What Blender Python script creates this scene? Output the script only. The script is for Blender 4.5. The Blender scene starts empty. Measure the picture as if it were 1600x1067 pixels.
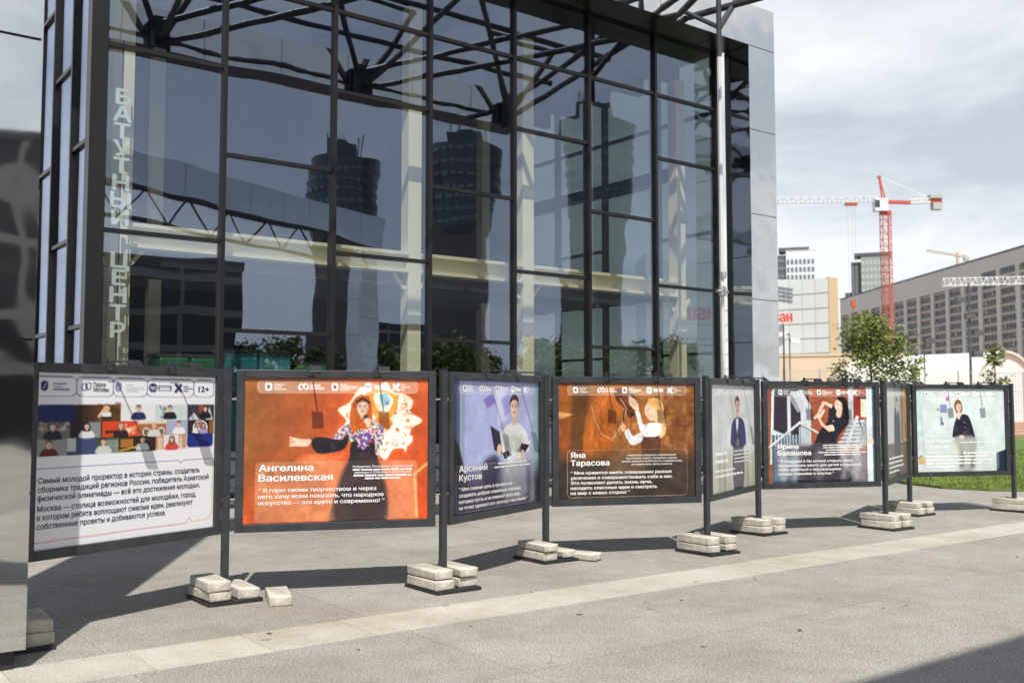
import bpy, bmesh, math, random
import numpy as np
from mathutils import Vector, Matrix, Quaternion
from mathutils.geometry import delaunay_2d_cdt
random.seed(7); RNG = np.random.default_rng(7)
SC = bpy.context.scene
COL = SC.collection
# ------------------------------------------------------------------ camera
F = 1555.6; PITCH = math.atan(97 / F); EYE = 1.7
cam = bpy.data.cameras.new('camera'); cam_o = bpy.data.objects.new('camera', cam); COL.objects.link(cam_o)
cam_o.location = (0, 0, EYE); cam_o.rotation_euler = (math.pi / 2 + PITCH, 0, 0)
cam.lens = 35.0; cam.sensor_width = 36.0; cam.clip_end = 5000
cam.dof.use_dof = True; cam.dof.focus_distance = 10.5; cam.dof.aperture_fstop = 2.0
SC.camera = cam_o
# ------------------------------------------------------------------ sky and sun
LIGHT = Vector((-.082, .672, -1.0))          # direction the sunlight travels
ELEV = math.atan2(1.0, math.hypot(.082, .672))
w = bpy.data.worlds.new('World'); SC.world = w; w.use_nodes = True
nt = w.node_tree; N = nt.nodes; L = nt.links
for n_ in list(N): N.remove(n_)
out = N.new('ShaderNodeOutputWorld'); sky = N.new('ShaderNodeTexSky'); sky.sky_type = 'NISHITA'
sky.sun_disc = False; sky.sun_elevation = ELEV; sky.sun_rotation = math.radians(173); sky.air_density = 1.0; sky.dust_density = 1.4; sky.ozone_density = 1.2
bg1 = N.new('ShaderNodeBackground'); bg1.inputs[1].default_value = 0.085; L.new(sky.outputs[0], bg1.inputs[0])
bg2 = N.new('ShaderNodeBackground'); bg2.inputs[1].default_value = 1.04; bg2.inputs[0].default_value = (.93, .962, 1, 1)
tc = N.new('ShaderNodeTexCoord'); sep = N.new('ShaderNodeSeparateXYZ'); L.new(tc.outputs['Generated'], sep.inputs[0])
def wmath(op, a, b):
    m = N.new('ShaderNodeMath'); m.operation = op
    for i, v in enumerate((a, b)):
        if isinstance(v, (int, float)): m.inputs[i].default_value = v
        else: L.new(v, m.inputs[i])
    return m.outputs[0]
zz = wmath('ADD', wmath('MAXIMUM', sep.outputs[2], 0.0), 0.22)
cmb = N.new('ShaderNodeCombineXYZ'); L.new(wmath('DIVIDE', sep.outputs[0], zz), cmb.inputs[0]); L.new(wmath('DIVIDE', sep.outputs[1], zz), cmb.inputs[1])
nz = N.new('ShaderNodeTexNoise'); nz.inputs['Scale'].default_value = 0.85; nz.inputs['Detail'].default_value = 9; nz.inputs['Roughness'].default_value = .56; nz.inputs['Distortion'].default_value = .35
cmb.inputs[2].default_value = 3.7; L.new(cmb.outputs[0], nz.inputs['Vector'])
rmp = N.new('ShaderNodeValToRGB'); rmp.color_ramp.elements[0].position = .41; rmp.color_ramp.elements[1].position = .57
rmp.color_ramp.elements[0].color = (.52, .52, .52, 1); L.new(nz.outputs['Fac'], rmp.inputs[0])
fade = N.new('ShaderNodeMapRange'); fade.interpolation_type = 'SMOOTHSTEP'; fade.inputs[1].default_value = .34; fade.inputs[2].default_value = .75; fade.inputs[3].default_value = 1.0; fade.inputs[4].default_value = .08; L.new(sep.outputs[2], fade.inputs[0])
cloud = wmath('MULTIPLY', rmp.outputs[0], fade.outputs[0])
mx = N.new('ShaderNodeMixShader'); L.new(cloud, mx.inputs[0]); L.new(bg1.outputs[0], mx.inputs[1]); L.new(bg2.outputs[0], mx.inputs[2]); L.new(mx.outputs[0], out.inputs[0])
sun = bpy.data.lights.new('sun', 'SUN'); sun.energy = 5.0; sun.angle = math.radians(.53); sun.color = (1, .955, .88)
sun_o = bpy.data.objects.new('sun', sun); COL.objects.link(sun_o); sun_o.rotation_euler = LIGHT.to_track_quat('-Z', 'Y').to_euler(); sun_o.location = (2, -12, 25)
SC.view_settings.view_transform = 'Standard'; SC.view_settings.look = 'None'; SC.view_settings.exposure = 0.0; SC.view_settings.gamma = 1
SC.cycles.max_bounces = 10; SC.cycles.transparent_max_bounces = 24; SC.cycles.glossy_bounces = 6; SC.cycles.caustics_reflective = False; SC.cycles.caustics_refractive = False
SC.cycles.sample_clamp_indirect = 6
# ------------------------------------------------------------------ helpers
def at(u, v, Y):
    """world point seen at photo pixel (u,v) at forward distance Y"""
    k = (u - 800) / F; m = (533.5 - v) / F
    r = Vector((k, math.cos(PITCH) - m * math.sin(PITCH), math.sin(PITCH) + m * math.cos(PITCH)))
    return Vector((0, 0, EYE)) + r * (Y / r.y)
def srgb(r, g, b): return tuple(((c / 255) / 12.92 if c / 255 <= .04045 else ((c / 255 + .055) / 1.055) ** 2.4) for c in (r, g, b))
MATS = {}
def mat(name, col, rough=.6, metal=0.0, noise=0, nscale=8, bump=0, bscale=40, spec=.5, col2=None, bdist=.01):
    if name in MATS: return MATS[name]
    m = bpy.data.materials.new(name); m.use_nodes = True; t = m.node_tree; b = t.nodes['Principled BSDF']
    b.inputs['Base Color'].default_value = (*col, 1); b.inputs['Roughness'].default_value = rough; b.inputs['Metallic'].default_value = metal
    b.inputs['Specular IOR Level'].default_value = spec
    if noise or col2:
        tcn = t.nodes.new('ShaderNodeTexCoord'); nn = t.nodes.new('ShaderNodeTexNoise'); nn.inputs['Scale'].default_value = nscale; nn.inputs['Detail'].default_value = 6
        t.links.new(tcn.outputs['Object'], nn.inputs['Vector'])
        r = t.nodes.new('ShaderNodeValToRGB'); r.color_ramp.elements[0].position = .3; r.color_ramp.elements[1].position = .7
        a = tuple(c * (1 - noise) for c in col); z = tuple(min(1, c * (1 + noise)) for c in (col2 or col))
        r.color_ramp.elements[0].color = (*a, 1); r.color_ramp.elements[1].color = (*z, 1)
        t.links.new(nn.outputs['Fac'], r.inputs[0]); t.links.new(r.outputs[0], b.inputs['Base Color'])
    if bump:
        tcn = t.nodes.new('ShaderNodeTexCoord'); nn = t.nodes.new('ShaderNodeTexNoise'); nn.inputs['Scale'].default_value = bscale; nn.inputs['Detail'].default_value = 4
        t.links.new(tcn.outputs['Object'], nn.inputs['Vector'])
        bp = t.nodes.new('ShaderNodeBump'); bp.inputs['Strength'].default_value = bump; bp.inputs['Distance'].default_value = bdist
        t.links.new(nn.outputs['Fac'], bp.inputs['Height']); t.links.new(bp.outputs[0], b.inputs['Normal'])
    MATS[name] = m; return m
class MB:
    def __init__(s): s.v = []; s.f = []; s.mi = []
    def add(s, vs, fs, mi=0):
        o = len(s.v); s.v += [tuple(v) for v in vs]; s.f += [tuple(i + o for i in f) for f in fs]; s.mi += [mi] * len(fs); return s
    def box(s, x0, x1, y0, y1, z0, z1, mi=0):
        return s.add([(x0, y0, z0), (x1, y0, z0), (x1, y1, z0), (x0, y1, z0), (x0, y0, z1), (x1, y0, z1), (x1, y1, z1), (x0, y1, z1)],
                     [(0, 3, 2, 1), (4, 5, 6, 7), (0, 1, 5, 4), (1, 2, 6, 5), (2, 3, 7, 6), (3, 0, 4, 7)], mi)
    def bar(s, p0, p1, wd, mi=0, sides=4, taper=1.0):
        p0 = Vector(p0); p1 = Vector(p1); d = (p1 - p0).normalized()
        a = d.cross(Vector((0, 0, 1)) if abs(d.z) < .95 else Vector((1, 0, 0))).normalized(); b = d.cross(a)
        vs = []; r = wd / 2 / (math.cos(math.pi / sides) if sides == 4 else 1)
        for q, k in ((p0, 1), (p1, taper)):
            for i in range(sides):
                an = 2 * math.pi * (i + .5) / sides; vs.append(q + (a * math.cos(an) + b * math.sin(an)) * r * k)
        fs = [(i, (i + 1) % sides, sides + (i + 1) % sides, sides + i) for i in range(sides)] + [tuple(range(sides))[::-1], tuple(range(sides, 2 * sides))]
        return s.add(vs, fs, mi)
    def prism(s, pts, z0, z1, mi=0):
        n = len(pts); vs = [(x, y, z0) for x, y in pts] + [(x, y, z1) for x, y in pts]
        return s.add(vs, [tuple(range(n))[::-1], tuple(range(n, 2 * n))] + [(i, (i + 1) % n, n + (i + 1) % n, n + i) for i in range(n)], mi)
    def mesh(s, name, mats):
        me = bpy.data.meshes.new(name); me.from_pydata(s.v, [], s.f)
        for m in (mats if isinstance(mats, (list, tuple)) else [mats]): me.materials.append(m)
        if any(s.mi): me.polygons.foreach_set('material_index', s.mi)
        bm = bmesh.new(); bm.from_mesh(me); bmesh.ops.recalc_face_normals(bm, faces=bm.faces); bm.to_mesh(me); bm.free()
        me.update(); return me
    def build(s, name, mats, parent=None, bevel=0, smooth=False, loc=None, rz=0):
        o = bpy.data.objects.new(name, s.mesh(name, mats)); COL.objects.link(o)
        if parent: o.parent = parent
        if loc is not None: o.location = loc
        o.rotation_euler.z = rz
        if bevel:
            bv = o.modifiers.new('bevel', 'BEVEL'); bv.width = bevel; bv.segments = 2; bv.limit_method = 'ANGLE'
        if smooth:
            for p in o.data.polygons: p.use_smooth = True
        return o
def link_mesh(name, me, parent=None, loc=(0, 0, 0), rz=0, scale=None):
    o = bpy.data.objects.new(name, me); COL.objects.link(o); o.parent = parent; o.location = loc; o.rotation_euler.z = rz
    if scale: o.scale = scale
    return o
def tag(o, label=None, cat=None, group=None, kind=None):
    if label: o['label'] = label
    if cat: o['category'] = cat
    if group: o['group'] = group
    if kind: o['kind'] = kind
    return o
def empty(name, loc=(0, 0, 0), rz=0, label=None, cat=None, group=None):
    o = bpy.data.objects.new(name, None); COL.objects.link(o); o.location = loc; o.rotation_euler.z = rz; o.empty_display_size = .2
    return tag(o, label, cat, group)
def text_mesh(body, size, align='LEFT', bold=0.0, sx=1.0, extrude=0, spacing=1.0, line=1.0, res=2):
    c = bpy.data.curves.new('lettering', 'FONT'); c.body = body; c.size = size; c.align_x = align; c.resolution_u = res; c.space_character = spacing; c.space_line = line; c.extrude = extrude
    c.fill_mode = 'NONE'; c.extrude = 0
    o = bpy.data.objects.new('lettering', c); COL.objects.link(o)
    bpy.context.view_layer.update()
    me0 = bpy.data.meshes.new_from_object(o.evaluated_get(bpy.context.evaluated_depsgraph_get()))
    bpy.data.objects.remove(o); bpy.data.curves.remove(c)
    n = len(me0.vertices); v = np.empty(n * 3); me0.vertices.foreach_get('co', v); v = v.reshape(-1, 3); v[:, 0] *= sx
    E0 = [tuple(e.vertices) for e in me0.edges]; bpy.data.meshes.remove(me0)
    # order edges into loops so that windings are consistent
    nb = {}
    for a_, b_ in E0: nb.setdefault(a_, []).append(b_); nb.setdefault(b_, []).append(a_)
    loops = []; seen = set()
    for st in range(n):
        if st in seen or st not in nb: continue
        lp = [st]; seen.add(st); cur = st
        while True:
            nx_ = [q for q in nb[cur] if q not in seen]
            if not nx_: break
            cur = nx_[0] if len(lp) > 1 or len(nx_) == 1 else min(nx_); lp.append(cur); seen.add(cur)
        if len(lp) > 2: loops.append(lp)
    ov, oe, of_, *_r = delaunay_2d_cdt([Vector((p[0], p[1])) for p in v], [(l[i], l[(i + 1) % len(l)]) for l in loops for i in range(len(l))], [], 0, 1e-7)
    ov = np.array([(p[0], p[1]) for p in ov]); tri = np.array([f for f in of_]); cen = ov[tri].mean(1)
    wn = np.zeros(len(tri), int)
    for l in loops:
        P = v[l][:, :2]; Q = np.roll(P, -1, 0); cx_, cy_ = cen[:, 0:1], cen[:, 1:2]
        isl = (Q[:, 0] - P[:, 0]) * (cy_ - P[:, 1]) - (cx_ - P[:, 0]) * (Q[:, 1] - P[:, 1])
        wn += ((P[:, 1] <= cy_) & (Q[:, 1] > cy_) & (isl > 0)).sum(1) - ((P[:, 1] > cy_) & (Q[:, 1] <= cy_) & (isl < 0)).sum(1)
    fs = [tuple(int(q) for q in t_) for t_ in tri[wn != 0]]; v = np.column_stack([ov, np.zeros(len(ov))])
    if extrude:                                    # front cap, back cap and side walls
        m_ = len(v); ed = {}
        for f in fs:
            for i in range(3):
                k = (f[i], f[(i + 1) % 3]); ed[k] = ed.get(k, 0) + 1
        side = [k for k in ed if (k[1], k[0]) not in ed]
        v = np.vstack([v + (0, 0, extrude), v - (0, 0, extrude)]); fs = fs + [tuple(i + m_ for i in f[::-1]) for f in fs] + [(a_, b_, b_ + m_, a_ + m_) for a_, b_ in side]
    shifts = [(0, 0)] if not bold else [(-bold, 0), (bold, 0), (0, bold * .7), (0, -bold * .7)]
    V = []; FF = []
    for k, (dx, dy) in enumerate(shifts):
        o_ = len(V); V += [(a + dx * size, b + dy * size, c_ + k * .00025) for a, b, c_ in v.tolist()]; FF += [tuple(i + o_ for i in f) for f in fs]
    return V, FF
# facade frame: local x along the glass, local y into the building
ANG = math.radians(37.0); T = Vector((math.cos(ANG), math.sin(ANG), 0)); NRM = Vector((math.sin(ANG), -math.cos(ANG), 0))
F0 = T * 3.94 + NRM * (-15.80)
def fw(s, y, z=0): return F0 + T * s - NRM * y + Vector((0, 0, z))
# ------------------------------------------------------------------ materials
def granular(name, base, dark, light, joint=None):
    m = bpy.data.materials.new(name); m.use_nodes = True; t = m.node_tree; b = t.nodes['Principled BSDF']; b.inputs['Roughness'].default_value = .85; b.inputs['Specular IOR Level'].default_value = .25
    ge = t.nodes.new('ShaderNodeNewGeometry')
    def noise(sc, det, ro=.6):
        q = t.nodes.new('ShaderNodeTexNoise'); q.inputs['Scale'].default_value = sc; q.inputs['Detail'].default_value = det; q.inputs['Roughness'].default_value = ro; t.links.new(ge.outputs['Position'], q.inputs['Vector']); return q
    g = noise(70, 3, .8); big = noise(.55, 5); mid = noise(3.2, 6, .65)
    r = t.nodes.new('ShaderNodeValToRGB'); e = r.color_ramp.elements; e[0].position = .38; e[0].color = (*dark, 1); e[1].position = .63; e[1].color = (*light, 1)
    k = e.new(.5); k.color = (*base, 1); t.links.new(g.outputs['Fac'], r.inputs[0])
    def mult(a, fac_node, lo, hi, tint=(1, 1, 1)):
        rr = t.nodes.new('ShaderNodeValToRGB'); rr.color_ramp.elements[0].position = .32; rr.color_ramp.elements[1].position = .68
        rr.color_ramp.elements[0].color = (lo * tint[0], lo * tint[1], lo * tint[2], 1); rr.color_ramp.elements[1].color = (hi, hi, hi, 1); t.links.new(fac_node.outputs['Fac'], rr.inputs[0])
        x = t.nodes.new('ShaderNodeMix'); x.data_type = 'RGBA'; x.blend_type = 'MULTIPLY'; x.inputs[0].default_value = 1; t.links.new(a, x.inputs[6]); t.links.new(rr.outputs[0], x.inputs[7]); return x.outputs[2]
    spot = noise(6.5, 2, .4); c = mult(r.outputs[0], big, .78, 1.07, (1.03, .99, .93)); c = mult(c, mid, .88, 1.06, (1.01, 1, .97))
    sr = t.nodes.new('ShaderNodeValToRGB'); sr.color_ramp.elements[0].position = .235; sr.color_ramp.elements[1].position = .27; sr.color_ramp.elements[0].color = (.62, .6, .56, 1); sr.color_ramp.elements[1].color = (1, 1, 1, 1); t.links.new(spot.outputs['Fac'], sr.inputs[0])
    xs_ = t.nodes.new('ShaderNodeMix'); xs_.data_type = 'RGBA'; xs_.blend_type = 'MULTIPLY'; xs_.inputs[0].default_value = 1; t.links.new(c, xs_.inputs[6]); t.links.new(sr.outputs[0], xs_.inputs[7]); c = xs_.outputs[2]
    oi = t.nodes.new('ShaderNodeObjectInfo'); mr = t.nodes.new('ShaderNodeMapRange'); mr.inputs[3].default_value = .94; mr.inputs[4].default_value = 1.05; t.links.new(oi.outputs['Random'], mr.inputs[0])
    x = t.nodes.new('ShaderNodeMix'); x.data_type = 'RGBA'; x.blend_type = 'MULTIPLY'; x.inputs[0].default_value = 1; t.links.new(c, x.inputs[6]); t.links.new(mr.outputs[0], x.inputs[7])
    t.links.new(x.outputs[2], b.inputs['Base Color'])
    bp = t.nodes.new('ShaderNodeBump'); bp.inputs['Strength'].default_value = .35; bp.inputs['Distance'].default_value = .004; t.links.new(g.outputs['Fac'], bp.inputs['Height']); t.links.new(bp.outputs[0], b.inputs['Normal'])
    MATS[name] = m; return m
M_PAVE = granular('aggregate_paving', (.355, .343, .318), (.17, .163, .152), (.55, .53, .49))
M_STRIP = granular('pale_strip_paving', (.50, .48, .425), (.37, .355, .31), (.60, .58, .515))
M_GROUND = mat('joint_ground', (.24, .23, .21), .9, noise=.15, nscale=.4)
M_DARK = mat('anthracite_metal', (.034, .038, .045), .4, .0, noise=.3, nscale=7, spec=.5, bump=.15, bscale=25, bdist=.004)
M_MULL = mat('dark_bronze_aluminium', (.014, .013, .014), .35, .0, spec=.45)
M_TRUSS = mat('truss_paint', (.055, .058, .065), .45, .2)
M_BLOCK = mat('cast_concrete', (.50, .465, .40), .9, noise=.34, nscale=7, bump=.6, bscale=45)
M_PLATE = mat('base_plate_steel', (.03, .032, .036), .6, .3, noise=.3, nscale=12)
M_BOLT = mat('zinc_bolt', (.62, .62, .6), .35, .9)
M_YEL = mat('cream_steel_paint', (.82, .79, .58), .5, noise=.05, nscale=2)
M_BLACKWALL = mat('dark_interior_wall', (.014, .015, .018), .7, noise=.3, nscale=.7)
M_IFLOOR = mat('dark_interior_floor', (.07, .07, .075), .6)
def mirror(name, tint, rough, wav, sc):
    m = bpy.data.materials.new(name); m.use_nodes = True; t = m.node_tree; b = t.nodes['Principled BSDF']
    b.inputs['Base Color'].default_value = (*tint, 1); b.inputs['Metallic'].default_value = 1; b.inputs['Roughness'].default_value = rough
    ge = t.nodes.new('ShaderNodeNewGeometry'); q = t.nodes.new('ShaderNodeTexNoise'); q.inputs['Scale'].default_value = sc; q.inputs['Detail'].default_value = 1.5; t.links.new(ge.outputs['Position'], q.inputs['Vector'])
    bp = t.nodes.new('ShaderNodeBump'); bp.inputs['Strength'].default_value = 1; bp.inputs['Distance'].default_value = wav; t.links.new(q.outputs['Fac'], bp.inputs['Height']); t.links.new(bp.outputs[0], b.inputs['Normal'])
    MATS[name] = m; return m
M_MIR = mirror('polished_steel_cladding', (.70, .70, .69), .035, .014, 1.1)
M_TUBE = mat('sunlit_steel_white', (.78, .78, .76), .3, .2)  # near-white colour stands in for sunlight gleaming on the polished steel mast
def glass_mat(name, refl, tint, rtint, wav):
    m = bpy.data.materials.new(name); m.use_nodes = True; t = m.node_tree
    for q in list(t.nodes): t.nodes.remove(q)
    o = t.nodes.new('ShaderNodeOutputMaterial'); tr = t.nodes.new('ShaderNodeBsdfTransparent'); tr.inputs[0].default_value = (*tint, 1)
    gl = t.nodes.new('ShaderNodeBsdfGlossy'); gl.inputs[0].default_value = (*rtint, 1); gl.inputs['Roughness'].default_value = 0.0
    g0 = t.nodes.new('ShaderNodeNewGeometry'); dt = t.nodes.new('ShaderNodeVectorMath'); dt.operation = 'DOT_PRODUCT'
    t.links.new(g0.outputs['Incoming'], dt.inputs[0]); t.links.new(g0.outputs['True Normal'], dt.inputs[1])
    def mm(op, *ins):
        q = t.nodes.new('ShaderNodeMath'); q.operation = op
        for i, v in enumerate(ins):
            if isinstance(v, (int, float)): q.inputs[i].default_value = v
            else: t.links.new(v, q.inputs[i])
        return q.outputs[0]
    ad = mm('MULTIPLY_ADD', mm('POWER', mm('SUBTRACT', 1.0, mm('ABSOLUTE', dt.outputs['Value'])), 5.0), 0.9, refl)
    ge = t.nodes.new('ShaderNodeNewGeometry'); q = t.nodes.new('ShaderNodeTexNoise'); q.inputs['Scale'].default_value = .75; q.inputs['Detail'].default_value = 1; t.links.new(ge.outputs['Position'], q.inputs['Vector'])
    bp = t.nodes.new('ShaderNodeBump'); bp.inputs['Strength'].default_value = 1; bp.inputs['Distance'].default_value = wav; t.links.new(q.outputs['Fac'], bp.inputs['Height']); t.links.new(bp.outputs[0], gl.inputs['Normal'])
    mxs = t.nodes.new('ShaderNodeMixShader'); t.links.new(ad, mxs.inputs[0]); t.links.new(tr.outputs[0], mxs.inputs[1]); t.links.new(gl.outputs[0], mxs.inputs[2]); t.links.new(mxs.outputs[0], o.inputs[0])
    MATS[name] = m; return m
M_GLASS = glass_mat('facade_glass', .165, (.955, .965, .95), (.66, .75, .95), .0045)
M_GLASS2 = glass_mat('rear_glass', .05, (.40, .45, .44), (.85, .9, 1.0), .006)
# ================================================================== ground and paving
gb = MB(); gb.add([(-900, -300, -.03), (1500, -300, -.03), (1500, 2600, -.03), (-900, 2600, -.03)], [(0, 1, 2, 3)])
tag(gb.build('ground', M_GROUND), kind='structure')
pave = empty('pavement', F0, ANG); tag(pave, kind='structure')
base = MB(); base.add([(-14, -26, -.006), (34, -26, -.006), (34, 0, -.006), (-14, 0, -.006)], [(0, 1, 2, 3)]); base.build('joint_bed', M_GROUND, pave)
SLW, SLH = 2.0, 1.44
def slab_mesh(wd, dp, name, m):
    b = MB(); b.box(-wd / 2 + .002, wd / 2 - .002, -dp / 2 + .002, dp / 2 - .002, -.05, 0); return b.mesh(name, m)
sm = slab_mesh(SLW, SLH, 'slab', M_PAVE)
rows = [-.72 - SLH * i for i in range(6)] + [-9.26 - SLH / 2 - SLH * i for i in range(6)]
for yy in rows:
    for i in range(-5, 13):
        o = link_mesh('slab', sm, pave, (1 + SLW * i + (0 if rows.index(yy) % 2 else .0), yy, random.uniform(-.0012, .0012)))
strip = empty('paving_strip', F0, ANG); tag(strip, kind='structure')
stm = slab_mesh(.80, .62, 'strip_slab', M_STRIP)
for i in range(-6, 40): link_mesh('strip_slab', stm, strip, (i * .80 + .15, -8.95, random.uniform(0, .0015)))
# far ground beyond the paving, lawn and running track
lawn_pts = [(8.25, 24.5), (8.2, 22.6), (8.3, 21.2), (8.6, 20.1), (9.3, 19.55), (10.5, 19.3), (14, 19.1), (45, 18.5), (60, 52), (18, 50), (12, 36)]
lm = mat('lawn_grass', (.085, .13, .022), .9, noise=.35, nscale=1.3, col2=(.13, .185, .035), bump=.6, bscale=30)
tag(MB().prism(lawn_pts, .012, .05).build('lawn', lm), kind='structure')
trk = mat('running_track', (.42, .21, .12), .9, noise=.15, nscale=.3)
tag(MB().prism([(12, 53), (70, 55), (95, 108), (25, 108)], -.02, .0).build('running_track', trk), kind='structure')
tkl = mat('track_line_paint', (.75, .74, .7), .8)
tag(MB().prism([(14, 57.2), (72, 59), (72.1, 59.5), (14, 57.7)], .0, .006).build('track_line', tkl), kind='structure')
sand = mat('beige_gravel', (.42, .37, .29), .9, noise=.2, nscale=.2)
tag(MB().prism([(-30, 109), (220, 109), (260, 200), (-30, 200)], -.02, .004).build('gravel_field', sand), kind='structure')
# grass blades on the part of the lawn that shows
def inside(x, y, P):
    c = False; j = len(P) - 1
    for i in range(len(P)):
        if (P[i][1] > y) != (P[j][1] > y) and x < (P[j][0] - P[i][0]) * (y - P[i][1]) / (P[j][1] - P[i][1]) + P[i][0]: c = not c
        j = i
    return c
gv = []; gf = []
while len(gf) < 42000:
    y = 19.0 + 16 * random.random() ** 1.6; x = random.uniform(7.6, 8 + .56 * y)
    if not inside(x, y, lawn_pts): continue
    h = random.uniform(.03, .085); a = random.uniform(0, 6.28); wd = random.uniform(.006, .014) * (y / 19) ; lx, ly = random.uniform(-.03, .03), random.uniform(-.03, .03)
    o = len(gv); gv += [(x - wd * math.cos(a), y - wd * math.sin(a), .045), (x + wd * math.cos(a), y + wd * math.sin(a), .045), (x + lx, y + ly, .045 + h)]; gf.append((o, o + 1, o + 2))
gme = bpy.data.meshes.new('grass'); gme.from_pydata(gv, [], gf); gme.materials.append(mat('grass_blade', (.12, .19, .03), .8, noise=.4, nscale=2.0, col2=(.2, .26, .05)))
go = bpy.data.objects.new('grass', gme); COL.objects.link(go); tag(go, 'short mown grass blades covering the lawn', 'grass', kind='stuff')
# ================================================================== glass building
bld = empty('glass_building', F0, ANG, 'tall glass curtain wall building with dark staggered mullions and polished steel portal', 'building')
H1 = 10.12
def pane(x0, x1, z0, z1, y=0.0, parent=bld, axis='x', m=M_GLASS):
    b = MB(); wd = x1 - x0 - .05; hh = z1 - z0 - .04; b.box(-wd / 2, wd / 2, -.006, .006, -hh / 2, hh / 2)
    o = b.build('glass_pane', m, parent)
    o.rotation_euler = (math.radians(random.gauss(0, .10)), 0, math.radians(random.gauss(0, .13)))
    if axis == 'x': o.location = ((x0 + x1) / 2, y, (z0 + z1) / 2)
    else: o.location = (y, (x0 + x1) / 2, (z0 + z1) / 2); o.rotation_euler.z += math.pi / 2
    return o
def transom(x0, x1, z, y=0.0, axis='x', parent=bld):
    b = MB()
    if axis == 'x': b.box(x0 + .036, x1 - .036, y - .05, y + .09, z - .032, z + .032)
    else: b.box(y - .05, y + .09, x0 + .036, x1 - .036, z - .032, z + .032)
    b.build('transom', M_MULL, parent)
def mullion(x, y, axis='x', wd=.035, z1=H1, parent=bld):
    b = MB()
    if axis == 'x': b.box(x - wd, x + wd, y - .075, y + .12, 0, z1)
    else: b.box(x - .075, x + .12, y - wd, y + wd, 0, z1)
    b.build('mullion', M_MULL, parent)
EVEN = [.05, 1.45, 4.35, 7.25, 8.7, H1]; ODD = [.05, 2.9, 5.8, 8.7, H1]
for k in range(7):
    zs = EVEN if k % 2 == 0 else ODD
    for a, b_ in zip(zs[:-1], zs[1:]): pane(k * 2.0 + (.1 if k == 0 else 0), k * 2.0 + 2, a, b_)
    for z in zs[1:-1]: transom(k * 2.0 + (.1 if k == 0 else 0), k * 2.0 + 2, z)
    if k: mullion(k * 2.0, 0)
mullion(14.03, 0)
MB().box(-.12, .13, -.10, .14, 0, H1).build('corner_post', M_MULL, bld)
# left return wall (x = 0) and right return wall (x = 14.1), rear wall
LS = [[.05, 2.9, 5.8, 8.7, H1], [.05, 4.35, 7.25, H1], [.05, 2.9, 5.8, 8.6, H1], [.05, 4.35, 7.25, 8.7, H1], [.05, 2.9, 5.8, 8.7, H1], [.05, 4.35, 7.25, H1]]
for k in range(6):
    y0, y1 = k * 1.3 + (.14 if k == 0 else 0), k * 1.3 + 1.3
    for a, b_ in zip(LS[k][:-1], LS[k][1:]): pane(y0, y1, a, b_, 0, axis='y')
    for z in LS[k][1:-1]: transom(y0, y1, z, 0, 'y')
    mullion(0, y1, 'y')
DEP = 8.0
for k in range(4):
    y0, y1 = k * 2.0 + (.2 if k == 0 else 0), k * 2.0 + 2
    zs = ODD if k % 2 == 0 else EVEN
    for a, b_ in zip(zs[:-1], zs[1:]): pane(y0, y1, a, b_, 14.12, axis='y', m=M_GLASS2)
    for z in zs[1:-1]: transom(y0, y1, z, 14.12, 'y')
    if k < 3: mullion(14.12, y1, 'y')
MB().box(13.98, 14.22, DEP - .12, DEP + .12, 0, H1).build('corner_post', M_MULL, bld)
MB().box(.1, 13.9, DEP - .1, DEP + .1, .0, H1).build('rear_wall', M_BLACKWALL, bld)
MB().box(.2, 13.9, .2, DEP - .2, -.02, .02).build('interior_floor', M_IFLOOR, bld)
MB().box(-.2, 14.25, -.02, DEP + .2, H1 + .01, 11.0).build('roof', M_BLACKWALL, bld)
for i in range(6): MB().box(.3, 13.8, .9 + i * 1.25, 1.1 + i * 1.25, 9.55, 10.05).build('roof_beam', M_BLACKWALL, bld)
# cream painted steel frame behind the glass
for s_, wd in ((.58, .17), (6.1, .15), (8.9, .15), (13.55, .15)):
    b = MB(); b.box(s_ - wd, s_ + wd, .66, .94, 0, 9.5); b.build('column', M_YEL, bld, bevel=.01)
    b = MB()
    for sg in (-1, 1): b.bar((s_ + sg * .16, .8, 3.92), (s_ + sg * .40, .8, 4.2), .07)
    b.build('knee_brace', M_YEL, bld)
for s_ in (2.8, 11.6):
    MB().box(s_ - .13, s_ + .13, 6.0, 6.26, 0, 9.5).build('column', M_YEL, bld)
xs = [.2, .40, .76, 5.94, 6.26, 8.74, 9.06, 13.39, 13.71, 13.9]
for a, b_ in ((.76, 5.94), (6.26, 8.74), (9.06, 13.39)):
    b = MB(); b.box(a, b_, .62, .98, 4.56, 4.62); b.box(a, b_, .62, .98, 4.22, 4.28); b.box(a, b_, .77, .83, 4.28, 4.56); b.build('floor_beam', M_YEL, bld)
for y_ in (2.6, 4.4, 6.2): MB().box(.3, 13.8, y_ - .09, y_ + .09, 4.2, 4.5).build('cross_beam', M_TRUSS, bld)
for s_ in (13.9,):
    for z in (4.25, 7.2): MB().box(s_ - .12, s_ + .06, 1.0, 7.8, z, z + .3).build('side_beam', M_TRUSS, bld)
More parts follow.
